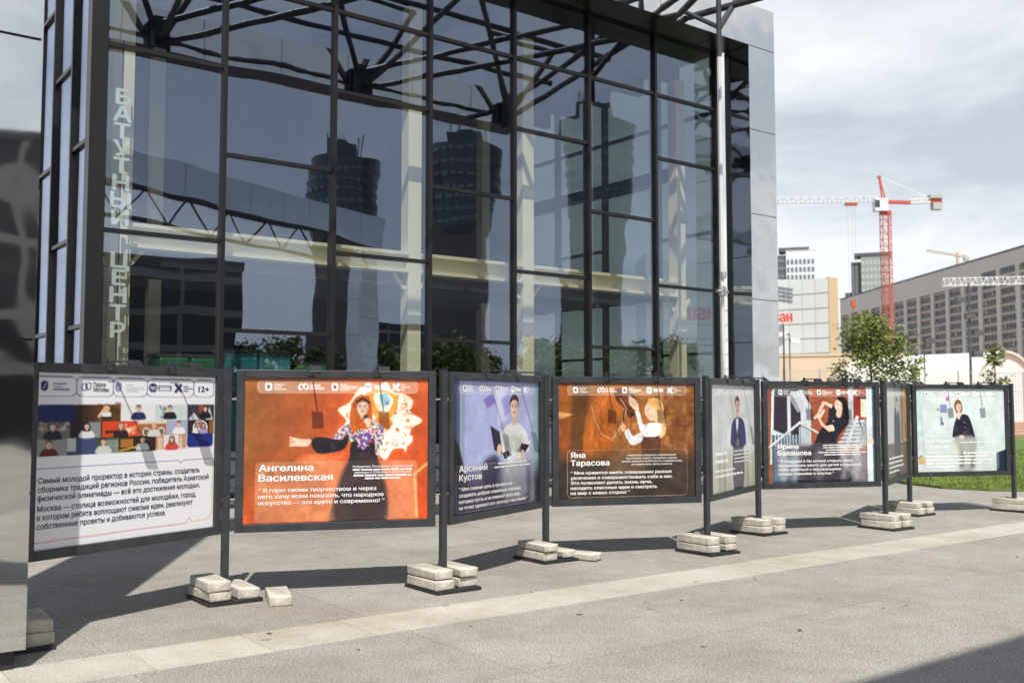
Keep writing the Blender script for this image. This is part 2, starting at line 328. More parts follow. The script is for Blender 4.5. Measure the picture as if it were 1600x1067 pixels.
# things standing inside
gm = mat('green_vinyl', (.02, .13, .045), .45); tm = mat('teal_vinyl', (.02, .10, .16), .4, noise=.5, nscale=2.5, col2=(.03, .17, .2)); rm = mat('red_vinyl', (.42, .03, .04), .45)
def soft_block(x0, x1, y0, y1, z1, m, label):
    r = empty('play_block', fw((x0 + x1) / 2, (y0 + y1) / 2), ANG, label, 'play equipment'); wx = (x1 - x0) / 2; wy = (y1 - y0) / 2
    n = max(2, int((x1 - x0) / .8))
    for i in range(n):
        a = -wx + 2 * wx * i / n; MB().box(a + .008, a + 2 * wx / n - .008, -wy, wy, .03, z1).build('pad', m, r, bevel=.05)
    MB().box(-wx, wx, -wy + .05, wy - .05, z1 + .005, z1 + .07).build('top_rail', M_TRUSS, r)
soft_block(1.5, 2.6, 1.5, 2.2, 2.5, gm, 'tall green padded play wall beside the teal one behind the glass')
soft_block(2.7, 4.0, 1.6, 2.3, 2.62, tm, 'teal printed padded play wall inside the glass building')
soft_block(4.1, 4.9, 1.6, 2.3, 2.42, gm, 'short green padded play wall on the far side of the teal one')
soft_block(8.0, 9.6, 1.8, 2.5, 1.5, rm, 'low red padded play wall behind the glass')
rp = empty('red_post', fw(8.35, .45), ANG, 'slim red post standing just inside the glass', 'post')
MB().bar((0, 0, .03), (0, 0, 2.85), .12, sides=10).build('shaft', rm, rp); MB().bar((0, 0, .02), (0, 0, .03), .3, sides=12).build('foot_plate', M_PLATE, rp)
# vertical sign letters behind the first pane
sg = empty('vertical_sign', fw(.42, .125, 0), ANG, 'pale vertical lettering hung behind the first glass bay beside the corner post', 'sign')
M_SIGN = mat('pale_sign_letters', (.80, .90, .88), .5)
MB().box(-.012, .012, .02, .03, 2.35, 7.4).build('hanger_rail', M_TRUSS, sg)
for word, ztop in (('БАТУТНЫЙ', 6.62), ('ЦЕНТР', 4.05)):
    for i, ch in enumerate(word):
        V, FF = text_mesh(ch, .325, 'CENTER', bold=.035, sx=1.28, extrude=.012)
        me = bpy.data.meshes.new('letter'); me.from_pydata([(x, -z_, y) for x, y, z_ in V], [], FF); me.materials.append(M_SIGN)
        link_mesh('letter', me, sg, (0, 0, ztop - .245 - i * .272))
# ------------------------------------------------------------------ polished steel portals
M_CORE = mat('portal_core', (.02, .02, .022), .7)
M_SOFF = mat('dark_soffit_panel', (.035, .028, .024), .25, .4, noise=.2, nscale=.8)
def clad(parent, o, u, v, wu, wv, nrm, nu, nv, m=M_MIR, off=0.0, name='cladding_panel'):
    """panels over the rectangle o + a*u + b*v, standing proud along nrm"""
    o, u, v, nrm = Vector(o), Vector(u), Vector(v), Vector(nrm)
    for i in range(nu):
        for j in range(nv):
            a0, a1 = wu * i / nu + .008, wu * (i + 1) / nu - .008; b0 = max(0, wv * (j + off) / nv) + .009; b1 = min(wv, wv * (j + 1 + off) / nv) - .009
            tl = [random.uniform(-.003, .003) for _ in range(4)]
            P = [o + u * a + v * b for a, b in ((a0, b0), (a1, b0), (a1, b1), (a0, b1))]
            vs = [p + nrm * .002 for p in P] + [p + nrm * (.018 + t_) for p, t_ in zip(P, tl)]
            MB().add(vs, [(0, 3, 2, 1), (4, 5, 6, 7), (0, 1, 5, 4), (1, 2, 6, 5), (2, 3, 7, 6), (3, 0, 4, 7)]).build(name, m, parent)
        if off:
            a0, a1 = wu * i / nu + .008, wu * (i + 1) / nu - .008
            P = [o + u * a + v * b for a, b in ((a0, .006), (a1, .006), (a1, wv * off / nv - .006), (a0, wv * off / nv - .006))]
            MB().add([p + nrm * .002 for p in P] + [p + nrm * .018 for p in P], [(0, 3, 2, 1), (4, 5, 6, 7), (0, 1, 5, 4), (1, 2, 6, 5), (2, 3, 7, 6), (3, 0, 4, 7)]).build(name, m, parent)
X, Y, Z = (1, 0, 0), (0, 1, 0), (0, 0, 1)
def portal(root, x0, x1, yf, yb, piers, zs=10.1, zt=11.1, plinth=.12):
    """girder between x0 and x1 plus piers; yf = front face, yb = back face"""
    MB().box(x0 + .02, x1 - .02, yf + .02, yb - .02, zs + .02, zt - .02).build('girder_core', M_CORE, root)
    n = max(1, round((x1 - x0) / 2.0))
    clad(root, (x0, yf + .02, zs), X, Z, x1 - x0, zt - zs, (0, -1, 0), n, 1)
    clad(root, (x0, yb - .02, zs), X, Z, x1 - x0, zt - zs, (0, 1, 0), n, 1)
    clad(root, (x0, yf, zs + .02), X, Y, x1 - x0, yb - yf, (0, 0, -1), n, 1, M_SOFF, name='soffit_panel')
    clad(root, (x0, yf, zt - .02), X, Y, x1 - x0, yb - yf, (0, 0, 1), n, 1, name='coping_panel')
    clad(root, (x1 - .02, yf, zs), Y, Z, yb - yf, zt - zs, (1, 0, 0), 1, 1); clad(root, (x0 + .02, yf, zs), Y, Z, yb - yf, zt - zs, (-1, 0, 0), 1, 1)
    for a, b_ in piers:
        MB().box(a + .06, b_ - .06, yf + .06, yb - .06, 0, plinth + .03).build('plinth', M_CORE, root)
        MB().box(a + .02, b_ - .02, yf + .02, yb - .02, plinth + .02, zs).build('pier_core', M_CORE, root)
        hh = zs - plinth; nv = 5
        clad(root, (a, yf + .02, plinth), X, Z, b_ - a, hh, (0, -1, 0), 1, nv); clad(root, (a, yb - .02, plinth), X, Z, b_ - a, hh, (0, 1, 0), 1, nv)
        clad(root, (b_ - .02, yf, plinth), Y, Z, yb - yf, hh, (1, 0, 0), 1, nv, off=.5); clad(root, (a + .02, yf, plinth), Y, Z, yb - yf, hh, (-1, 0, 0), 1, nv, off=.5)
portal(bld, -6.0, 15.22, -.86, -.11, [(14.27, 15.22)])
p2 = empty('steel_portal', F0, ANG, 'freestanding polished steel portal whose pier rises beside the white text board', 'portal')
portal(p2, -3.42, 14.3, -8.74, -7.89, [(-3.42, -2.52)])
p3 = empty('steel_portal', fw(0, -18.6), ANG, 'polished steel portal further out on the plaza, shading the open paving', 'portal')
portal(p3, -14.0, 2.2, -.85, 0, [(-14.0, -13.1)])
p4 = empty('steel_portal', fw(6.6, -21.9), ANG - math.radians(25.5), 'angled polished steel portal mirrored in the glass facade', 'portal')
portal(p4, -3.0, 16.2, -.85, 0, [(14.7, 16.2)], zs=9.75)
# left wing mirrored in the return wall
lw = empty('steel_clad_wing', fw(-5.2, 0), ANG, 'polished steel clad wing facing the glass return wall', 'building')
MB().box(-4, -.02, -2.0, 9, 0, 10.05).build('wing_core', M_CORE, lw)
clad(lw, (-.02, -2.0, .1), Y, Z, 11, 9.9, (1, 0, 0), 6, 5); clad(lw, (-4, -1.98, .1), X, Z, 4, 9.9, (0, -1, 0), 2, 5)
for z0, z1 in ((3.9, 5.0), (7.4, 8.3)): MB().box(.0, .12, -2.0, 9, z0, z1).build('dark_band', M_SOFF, lw)
for y_ in (-.2, 2.4, 5.0, 7.6): MB().box(.125, .2, y_, y_ + .5, .1, 9.9).build('cream_pilaster', mat('cream_panel', (.55, .50, .42), .6), lw)
# trusses between the portals
def truss(s_a, s_b, idx):
    r = empty('roof_truss', fw(s_a, -7.85), ANG, ['dark tubular roof truss tied to the steel portal at its pier end', 'dark tubular roof truss at the middle of the steel portal', 'dark tubular roof truss at the free end of the steel portal'][idx], 'truss', 'tubular trusses tying the portals together')
    dx = s_b - s_a; L_ = 6.95
    MB().box(-.18, .18, .02, .4, 9.95, 10.75).build('node_box', M_TRUSS, r)
    for z0, z1, w_ in ((10.15, 10.25, .15), (10.62, 10.85, .15)): MB().bar((0, .3, z0), (dx, L_, z1), w_, sides=10).build('chord', M_TRUSS, r)
    MB().bar((0, .3, 10.2), (dx - 4.4, L_, 10.3), .13, sides=10).build('chord', M_TRUSS, r)
    for sg_ in (-1, 1): MB().bar((0, .2, 10.2), (sg_ * 1.15, .9, 12.3), .16, sides=10).build('raking_strut', M_TRUSS, r)
    MB().bar((-1.15, .9, 12.3), (1.15, .9, 12.3), .13, sides=10).build('top_tube', M_TRUSS, r)
truss(3.3, 6.6, 0); truss(8.7, 11.9, 1); truss(13.6, 12.2, 2)
for i, y_ in enumerate((-3.65, -6.2)):
    b = empty('roof_purlin', fw(0, y_), ANG, ['long dark purlin tube nearest the glass above the plaza', 'long dark purlin tube between the two steel portals'][i], 'beam'); MB().bar((1.5, 0, 10.95), (14.0, 0, 10.95), .14, sides=10).build('tube', M_TRUSS, b); MB().bar((14.0, 0, 10.95), (14.02, 0, 10.95), .18, sides=10).build('end_cap', M_TRUSS, b)
# far truss under the angled portal
r = empty('roof_truss', fw(6.6, -21.9), ANG - math.radians(25.5), 'dark tubular truss under the angled steel portal', 'truss')
for z_ in (8.3, 9.55): MB().bar((-3, .5, z_), (14.6, .5, z_), .16, sides=8).build('chord', M_TRUSS, r)
d = MB()
for k in range(8):
    x0 = -3 + k * 2.2; d.bar((x0, .5, 8.3), (x0 + 1.1, .5, 9.55), .08, sides=8); d.bar((x0 + 1.1, .5, 9.55), (x0 + 2.2, .5, 8.3), .08, sides=8)
d.build('web_tubes', M_TRUSS, r)
# polished mast in front of the right end
ms = empty('steel_mast', fw(11.93, -2.0), ANG, 'slim polished steel mast in front of the right end of the glass', 'mast')
MB().bar((0, 0, .0), (0, 0, 9.0), .08, sides=20).build('shaft', M_TUBE, ms, smooth=False)
MB().bar((0, 0, 9.0), (0, 0, 11.6), .11, sides=16).build('sleeve', M_TRUSS, ms)
MB().bar((0, 0, 0), (0, 0, .03), .34, sides=20).build('foot_plate', M_PLATE, ms)
MB().bar((0, 0, 3.93), (0, 0, 4.12), .16, sides=16).build('clamp', M_BOLT, ms); MB().bar((-.17, 0, 4.02), (.17, 0, 4.02), .07, sides=10).build('cross_bolt', M_BOLT, ms); MB().bar((0, -.03, 4.3), (0, -.03, 4.42), .13, sides=10).build('collar', M_BOLT, ms)
MB().bar((0, 0, 9.6), (.95, .1, 10.75), .13, sides=12).build('raking_strut', M_TRUSS, ms); MB().bar((0, 0, 9.62), (.1, 1.1, 10.35), .1, sides=12).build('tie', M_TRUSS, ms)
# ================================================================== printed posters (colour stored per vertex of a fine grid)
PW, PH = 1.69, 1.30
class Art:
    SS = 3
    def __init__(s, nx=208, ny=160, bg=(255, 255, 255)):
        s.nx, s.ny = nx, ny; s.W, s.H = nx * s.SS, ny * s.SS
        s.k = s.H; s.a = np.ones((s.H, s.W, 3)) * np.array(bg) / 255.
        yy, xx = np.mgrid[0:s.H, 0:s.W]; s.x = (xx + .5) / s.W * 1.3; s.y = (yy + .5) / s.H
    def _box(s, x0, y0, x1, y1, pad):
        i0 = max(0, int((x0 - pad) / 1.3 * s.W)); i1 = min(s.W, int((x1 + pad) / 1.3 * s.W) + 2); j0 = max(0, int((y0 - pad) * s.H)); j1 = min(s.H, int((y1 + pad) * s.H) + 2)
        return (slice(j0, max(j0, j1)), slice(i0, max(i0, i1)))
    def _put(s, sl, m, c, a, blur):
        if m.size == 0: return
        m = m.astype(float)
        r = int(blur * s.H / 2)
        if r > 0:
            for _ in range(2):
                for ax in (0, 1):
                    p = np.pad(m, [(r + 1, r) if q == ax else (0, 0) for q in (0, 1)], mode='edge'); cs = np.cumsum(p, axis=ax); n = m.shape[ax]
                    m = (np.take(cs, range(2 * r + 1, 2 * r + 1 + n), axis=ax) - np.take(cs, range(0, n), axis=ax)) / (2 * r + 1)
        m = m[..., None] * a; s.a[sl] = s.a[sl] * (1 - m) + np.array(c) / 255. * m
    def rect(s, x0, y0, x1, y1, c, a=1, r=0, blur=0):
        sl = s._box(x0, y0, x1, y1, blur * 2); x, y = s.x[sl], s.y[sl]
        dx = np.maximum(np.maximum(x0 + r - x, x - x1 + r), 0); dy = np.maximum(np.maximum(y0 + r - y, y - y1 + r), 0)
        s._put(sl, (dx * dx + dy * dy <= r * r + 1e-9) & (x >= x0) & (x <= x1) & (y >= y0) & (y <= y1), c, a, blur)
    def outline(s, x0, y0, x1, y1, c, wd=.004, a=1, r=.03):
        sl = s._box(x0, y0, x1, y1, wd); x, y = s.x[sl], s.y[sl]
        qx = np.abs(x - (x0 + x1) / 2) - (x1 - x0) / 2 + r; qy = np.abs(y - (y0 + y1) / 2) - (y1 - y0) / 2 + r
        d = np.hypot(np.maximum(qx, 0), np.maximum(qy, 0)) + np.minimum(np.maximum(qx, qy), 0) - r
        s._put(sl, np.abs(d) < wd / 2, c, a, 0)
    def ell(s, cx, cy, rx, ry, c, a=1, rot=0, blur=0):
        R = max(rx, ry); sl = s._box(cx - R, cy - R, cx + R, cy + R, blur * 2); x, y = s.x[sl] - cx, s.y[sl] - cy; co, si = math.cos(rot), math.sin(rot)
        s._put(sl, ((x * co + y * si) / rx) ** 2 + ((-x * si + y * co) / ry) ** 2 <= 1, c, a, blur)
    def poly(s, pts, c, a=1, blur=0):
        xs = [p[0] for p in pts]; ys = [p[1] for p in pts]; sl = s._box(min(xs), min(ys), max(xs), max(ys), blur * 2); x, y = s.x[sl], s.y[sl]
        m = np.zeros(x.shape, bool); j = len(pts) - 1
        for i in range(len(pts)):
            (xi, yi), (xj, yj) = pts[i], pts[j]
            if yi != yj: m ^= ((yi > y) != (yj > y)) & (x < (xj - xi) * (y - yi) / (yj - yi) + xi)
            j = i
        s._put(sl, m, c, a, blur)
    def curve(s, pts, c, a=1, blur=0, n=6):           # closed smooth outline through the points
        P = np.array(pts); m = len(P); o = []
        for i in range(m):
            p0, p1, p2, p3 = P[i - 1], P[i], P[(i + 1) % m], P[(i + 2) % m]
            for k in range(n):
                t = k / n; o.append(tuple(.5 * ((2 * p1) + (-p0 + p2) * t + (2 * p0 - 5 * p1 + 4 * p2 - p3) * t * t + (-p0 + 3 * p1 - 3 * p2 + p3) * t ** 3)))
        s.poly(o, c, a, blur)
    def line(s, pts, wd, c, a=1, blur=0, w2=None):
        for i, (p, q) in enumerate(zip(pts[:-1], pts[1:])):
            dx, dy = q[0] - p[0], q[1] - p[1]; l = math.hypot(dx, dy) or 1; nx_, ny_ = -dy / l / 2, dx / l / 2; wa = wd; wb = w2 if w2 else wd
            s.poly([(p[0] + nx_ * wa, p[1] + ny_ * wa), (q[0] + nx_ * wb, q[1] + ny_ * wb), (q[0] - nx_ * wb, q[1] - ny_ * wb), (p[0] - nx_ * wa, p[1] - ny_ * wa)], c, a, blur)
            s.ell(q[0], q[1], wb / 2, wb / 2, c, a, 0, blur)
    def vgrad(s, y0, y1, c, a0, a1, x0=0, x1=1.3):
        sl = s._box(x0, y0, x1, y1, 0); t = np.clip((s.y[sl] - y0) / (y1 - y0), 0, 1)[..., None]; al = a0 + (a1 - a0) * t; s.a[sl] = s.a[sl] * (1 - al) + np.array(c) / 255. * al
    def hgrad(s, x0, x1, c, a0, a1, y0=0, y1=1):
        sl = s._box(x0, y0, x1, y1, 0); t = np.clip((s.x[sl] - x0) / (x1 - x0), 0, 1)[..., None]; al = a0 + (a1 - a0) * t; s.a[sl] = s.a[sl] * (1 - al) + np.array(c) / 255. * al
    def speck(s, x0, y0, x1, y1, cols, n, r0, r1, a=1, mask=None):
        for _ in range(n):
            x, y = RNG.uniform(x0, x1), RNG.uniform(y0, y1)
            if mask and not inside(x, y, mask): continue
            s.ell(x, y, RNG.uniform(r0, r1), RNG.uniform(r0, r1), cols[RNG.integers(len(cols))], a)
    def grain(s, amt):
        n = RNG.normal(0, amt, (s.H // 6 + 1, s.W // 6 + 1)); s.a += np.kron(n, np.ones((6, 6)))[:s.H, :s.W, None]
    def head(s, x, y, r, skin, hair, style='short', turn=0):
        if style == 'long': s.curve([(x - r * 1.05, y - r * .3), (x - r * .6, y - r * 1.2), (x + r * .5, y - r * 1.25), (x + r * 1.1, y - r * .3), (x + r * 1.2, y + r * 1.3), (x + r * .7, y + r * 1.9), (x - r * .8, y + r * 1.9), (x - r * 1.2, y + r * 1.2)], hair)
        s.rect(x - r * .32, y + r * .6, x + r * .32, y + r * 1.6, tuple(int(c * .88) for c in skin))
        s.ell(x + turn * r * .1, y + r * .12, r * .78, r * 1.08, skin)
        s.curve([(x - r * .86, y + r * .1), (x - r * .8, y - r * .8), (x, y - r * 1.25), (x + r * .8, y - r * .8), (x + r * .86, y + r * .1), (x + r * .6, y - r * .5), (x, y - r * .68), (x - r * .6, y - r * .45)], hair)
        s.ell(x + r * .5, y + r * .2, r * .3, r * .8, tuple(int(c * .74) for c in skin), .55, 0, r * .5); s.ell(x - r * .2, y - r * .95, r * .4, r * .14, tuple(min(255, int(c * 1.5) + 12) for c in hair), .5, -.3, r * .15)
        d = tuple(int(c * .42) for c in skin)
        for sg in (-1, 1):
            s.line([(x + sg * r * .5 + turn * r * .2, y - r * .16), (x + sg * r * .2 + turn * r * .2, y - r * .2)], r * .1, d, .8)
            s.ell(x + sg * r * .34 + turn * r * .2, y + r * .02, r * .13, r * .08, d, .9)
        s.line([(x + turn * r * .25, y + r * .05), (x + r * .08 + turn * r * .3, y + r * .38)], r * .09, tuple(int(c * .78) for c in skin)); s.ell(x + turn * r * .2, y + r * .66, r * .28, r * .08, (168, 78, 72), .9)
    def header(s, dark=False, a=.32):
        s.rect(.09, .02, 1.22, .105, (255, 255, 255), a, .03)
        w = (255, 255, 255); s.outline(.09, .02, 1.22, .105, w, .003, .7, .03)
        for x in (.14, .60): s.rect(x, .036, x + .045, .088, w, 1, .012); s.ell(x + .022, .062, .012, .015, (120, 110, 110))
        s.ell(.385, .062, .018, .024, w, 1, .5); s.ell(.42, .06, .018, .024, w, 1, -.5); s.ell(.388, .062, .009, .014, (150, 140, 130)); s.ell(.42, .06, .009, .014, (150, 140, 130))
        s.ell(.86, .062, .03, .03, w); s.line([(.835, .06), (.85, .054), (.86, .066), (.87, .054), (.885, .06)], .006, (130, 120, 120)); s.rect(.9, .046, .995, .078, w, .75, .006)
        for sg in (-1, 1): s.line([(1.06 - .02, .062 - sg * .02), (1.06 + .02, .062 + sg * .02)], .018, w)
        for x, ws in ((.20, (.07, .055, .085)), (.66, (.05, .13, .12, .07)), (1.095, (.035, .07, .03))):
            for i, q in enumerate(ws): s.rect(x, .042 + i * (.046 / len(ws)) * 1.1, x + q, .049 + i * (.046 / len(ws)) * 1.1, w, .75)
        for i, q in enumerate((.075, .10)): s.rect(.447, .045 + i * .022, .447 + q, .058 + i * .022, w, .85)
    def folds(s, pts, n, cols, a=.35, L=.12):          # soft cloth folds kept inside an outline
        xs = [p[0] for p in pts]; ys = [p[1] for p in pts]; k = 0
        while k < n:
            x, y = RNG.uniform(min(xs), max(xs)), RNG.uniform(min(ys), max(ys)); k += 1
            x2, y2 = x + RNG.normal(0, L * .35), y + L * RNG.uniform(.4, 1)
            if inside(x, y, pts) and inside(x2, y2, pts): s.line([(x, y), ((x + x2) / 2 + RNG.normal(0, .008), (y + y2) / 2), (x2, y2)], RNG.uniform(.006, .018), cols[RNG.integers(len(cols))], a, .012)
    def photo(s, k=1.0):                               # soft tonal variation of a photographic print
        for cell, amp in ((.16, .10), (.06, .07), (.022, .05)):
            gy, gx = int(1 / cell) + 3, int(1.3 / cell) + 3; g = RNG.normal(0, amp * k, (gy, gx)); fy = s.y[:, 0] / cell; fx = s.x[0] / cell; iy, ix = fy.astype(int), fx.astype(int); ty, tx_ = (fy - iy)[:, None], (fx - ix)[None, :]
            ty = ty * ty * (3 - 2 * ty); tx_ = tx_ * tx_ * (3 - 2 * tx_)
            n = (g[iy][:, ix] * (1 - tx_) + g[iy][:, ix + 1] * tx_) * (1 - ty) + (g[iy + 1][:, ix] * (1 - tx_) + g[iy + 1][:, ix + 1] * tx_) * ty
            s.a *= (1 + n)[..., None]
    def mesh(s, name):
        img = np.clip(s.a, 0, 1).reshape(s.ny, s.SS, s.nx, s.SS, 3).mean((1, 3)); lin = np.where(img <= .04045, img / 12.92, ((img + .055) / 1.055) ** 2.4)
        nx, ny = s.nx, s.ny; xs = np.linspace(-PW / 2, PW / 2, nx); zs = np.linspace(PH / 2, -PH / 2, ny)
        V = np.zeros((ny, nx, 3)); V[..., 0] = xs[None, :]; V[..., 2] = zs[:, None]
        idx = np.arange(nx * ny).reshape(ny, nx); q = np.stack([idx[:-1, :-1], idx[1:, :-1], idx[1:, 1:], idx[:-1, 1:]], -1).reshape(-1, 4)
        me = bpy.data.meshes.new(name); me.vertices.add(nx * ny); me.vertices.foreach_set('co', V.reshape(-1))
        me.loops.add(q.size); me.loops.foreach_set('vertex_index', q.reshape(-1).astype(np.int32)); me.polygons.add(len(q)); me.polygons.foreach_set('loop_start', np.arange(0, q.size, 4, dtype=np.int32))
        me.update(calc_edges=True); me.validate()
        ca = me.color_attributes.new('print', 'FLOAT_COLOR', 'POINT'); buf = np.ones((nx * ny, 4), np.float32); buf[:, :3] = lin.reshape(-1, 3); ca.data.foreach_set('color', buf.reshape(-1))
        me.materials.append(M_PRINT); return me
M_PRINT = bpy.data.materials.new('printed_poster'); M_PRINT.use_nodes = True
_t = M_PRINT.node_tree; _b = _t.nodes['Principled BSDF']; _a = _t.nodes.new('ShaderNodeVertexColor'); _a.layer_name = 'print'
_mx = _t.nodes.new('ShaderNodeMix'); _mx.data_type = 'RGBA'; _mx.blend_type = 'MULTIPLY'; _mx.inputs[0].default_value = 1; _mx.inputs[7].default_value = (.92, .92, .92, 1)
_t.links.new(_a.outputs[0], _mx.inputs[6]); _t.links.new(_mx.outputs[2], _b.inputs['Base Color']); _b.inputs['Roughness'].default_value = .38; _b.inputs['Specular IOR Level'].default_value = .35
M_TXW = mat('white_lettering', (.82, .82, .81), .45); M_TXN = mat('navy_lettering', (.018, .018, .075), .45)
SKIN = (236, 196, 172)
def art_text():                                      # white text board with the collage
    A = Art(224, 172, (238, 239, 245)); nv = (30, 30, 85)
    for x0, x1 in ((-.05, .25), (.25, .50), (.50, .745), (.745, 1.115), (1.115, 1.285)): A.outline(x0, .03, x1, .17, nv, .004, 1, .035)
    A.rect(-.1, .024, .0, .176, (238, 239, 245))
    for x in (.045, .535): A.curve([(x - .02, .075), (x, .06), (x + .022, .075), (x + .02, .12), (x, .135), (x - .02, .12)], nv if x < .3 else (130, 130, 165)); A.line([(x - .01, .12), (x + .012, .08)], .005, (235, 235, 240))
    for x in (.10, .59):
        for i, q in enumerate((.085, .06, .105) if x < .3 else (.05, .13, .14, .09)): A.rect(x, .078 + i * (.02 if x < .3 else .016), x + q, .085 + i * (.02 if x < .3 else .016), nv if x < .3 else (170, 170, 190), .8)
    A.outline(.285, .078, .318, .128, nv, .007, 1, .016); A.outline(.312, .07, .345, .12, nv, .007, 1, .016)
    A.ell(.79, .10, .033, .036, nv); A.line([(.765, .098), (.78, .09), (.79, .102), (.80, .09), (.815, .098)], .007, (240, 240, 245)); A.line([(.765, .113), (.78, .105), (.79, .117), (.80, .105), (.815, .113)], .006, (240, 240, 245)); A.rect(.83, .082, .935, .122, nv, 1, .006); A.rect(.838, .088, .925, .098, (225, 225, 235)); A.rect(.838, .103, .925, .116, (235, 235, 240))
    for sg in (-1, 1): A.line([(.99 - .02, .10 - sg * .026), (.99 + .02, .10 + sg * .026)], .02, nv); A.ell(.99 - .02, .1 - sg * .026, .012, .013, nv)
    for i, q in enumerate((.04, .085, .04)): A.rect(1.03, .08 + i * .018, 1.03 + q, .09 + i * .018, nv, .8)
    def bust(x, y, r, hair, cloth, skin=SKIN, style='short'):
        A.curve([(x - r * 2.3, y + r * 4), (x - r * 1.9, y + r * 1.9), (x - r * .6, y + r * 1.35), (x + r * .6, y + r * 1.35), (x + r * 1.9, y + r * 1.9), (x + r * 2.3, y + r * 4)], cloth); A.head(x, y, r, skin, hair, style)
    R = [(.0, .235, .26, .355), (.26, .235, .555, .36), (.555, .235, .81, .36), (.81, .235, 1.065, .36), (1.065, .235, 1.29, .36)]
    A.rect(0, .235, .265, .365, (16, 28, 92), 1, .03); A.rect(.25, .235, .555, .365, (92, 56, 30)); A.hgrad(.25, .42, (30, 18, 12), .9, 0, .235, .365); A.speck(.4, .24, .55, .36, [(120, 78, 40), (70, 42, 24)], 30, .01, .03, .4)
    A.rect(.42, .29, .49, .325, (235, 232, 228), 1, .015); A.ell(.455, .265, .024, .026, (230, 180, 130)); A.line([(.40, .33), (.43, .28)], .018, SKIN); A.rect(.43, .325, .49, .365, (60, 38, 26))
    A.rect(.555, .235, .81, .365, (232, 232, 232)); A.rect(.81, .235, 1.065, .365, (205, 216, 214)); A.speck(.84, .25, .89, .34, [(110, 110, 170), (140, 150, 120)], 8, .006, .014)
    A.rect(1.065, .235, 1.29, .365, (60, 56, 66)); A.poly([(1.07, .365), (1.12, .30), (1.17, .365)], (205, 210, 214)); A.rect(1.16, .235, 1.2, .3, (150, 75, 55)); A.poly([(1.22, .365), (1.25, .25), (1.28, .365)], (220, 220, 225))
    A.rect(0, .36, .215, .49, (112, 108, 108)); A.speck(0, .365, .21, .42, [(190, 186, 180), (70, 70, 80), (150, 130, 110)], 60, .006, .018, .8); A.rect(.215, .36, .43, .49, (28, 28, 32)); A.rect(.33, .365, .42, .48, (140, 140, 140)); A.rect(.43, .36, .68, .49, (222, 72, 36)); A.speck(.56, .37, .68, .48, [(250, 170, 130), (255, 220, 200)], 20, .01, .02, .6)
    A.rect(.68, .36, .90, .49, (172, 108, 66)); A.rect(.68, .36, .9, .385, (225, 220, 205))
    for x in (.745, .86): A.ell(x, .45, .028, .035, (230, 224, 210)); A.ell(x, .452, .02, .026, (120, 96, 84))
    A.rect(.90, .36, 1.07, .49, (170, 174, 206)); A.rect(1.07, .36, 1.29, .485, (40, 34, 40)); A.ell(1.175, .425, .062, .06, (235, 232, 240)); A.ell(1.175, .425, .05, .052, (150, 120, 120)); A.rect(1.25, .37, 1.29, .48, (150, 96, 40))
    A.rect(0, .485, .2, .615, (150, 152, 146)); A.rect(.2, .48, .40, .61, (64, 74, 116)); A.rect(.2, .48, .255, .58, (196, 200, 200)); A.rect(.39, .48, .545, .605, (60, 78, 56))
    for i in range(9): A.line([(.455 + i * .011, .50), (.48 + i * .011, .60)], .004, (226, 230, 230))
    A.rect(.545, .48, .82, .60, (46, 34, 28)); A.rect(.56, .50, .65, .565, (176, 116, 40)); A.line([(.55, .59), (.72, .555)], .012, (220, 176, 60)); A.rect(.82, .475, 1.06, .595, (196, 150, 110)); A.rect(.88, .48, 1.0, .585, (228, 226, 222))
    for x in (.84, .85, .86, 1.01, 1.02): A.rect(x, .50, x + .006, .59, (240, 238, 232))
    A.rect(1.065, .475, 1.285, .59, (24, 46, 130), 1, .03); A.poly([(1.1, .475), (1.17, .475), (1.165, .54)], (14, 24, 70))
    bust(.685, .262, .022, (60, 42, 34), (38, 46, 92)); bust(.925, .265, .021, (40, 30, 30), (26, 26, 34)); bust(1.215, .268, .02, (30, 24, 26), (24, 22, 30), style='long')
    bust(.105, .392, .023, (46, 34, 32), (24, 26, 48)); bust(.325, .395, .021, (34, 26, 28), (226, 226, 226), style='long'); bust(.56, .395, .022, (140, 70, 40), (46, 26, 40), style='long'); A.line([(.45, .445), (.53, .44)], .02, (40, 24, 36)); bust(.805, .405, .02, (170, 150, 130), (214, 214, 206)); bust(1.0, .39, .02, (36, 28, 28), (238, 238, 238)); bust(1.15, .405, .016, (120, 80, 50), (236, 232, 240)); bust(1.2, .41, .016, (90, 50, 36), (180, 160, 210), style='long')
    bust(.085, .52, .023, (50, 36, 32), (98, 30, 36)); bust(.44, .515, .022, (40, 32, 30), (206, 210, 206)); bust(.72, .51, .02, (40, 28, 26), (196, 206, 206)); bust(.945, .515, .021, (80, 46, 34), (214, 72, 60), style='long')
    A.rect(0, .49, .2, .50, (150, 152, 146), 0); A.rect(0, .607, 1.3, .7, (238, 239, 245))
    h_ = int(.53 * A.H); src = (np.arange(h_) / .785).astype(int); top = A.a[src].copy(); A.a[:] = np.array((238, 239, 245)) / 255.; A.a[:h_] = top
    A.line([(0, .545), (1.0, .545), (1.02, .56), (1.04, .545), (1.285, .545)], .004, (90, 96, 160)); A.line([(1.285, .545), (1.285, .72)], .004, (186, 190, 110)); A.line([(0, .955), (1.07, .95), (1.10, .915), (1.115, .945), (1.24, .945), (1.285, .90), (1.285, .72)], .004, (206, 90, 110)); A.line([(1.10, .915), (1.115, .945), (1.24, .945), (1.285, .90), (1.285, .74)], .004, (222, 150, 90))
    return A
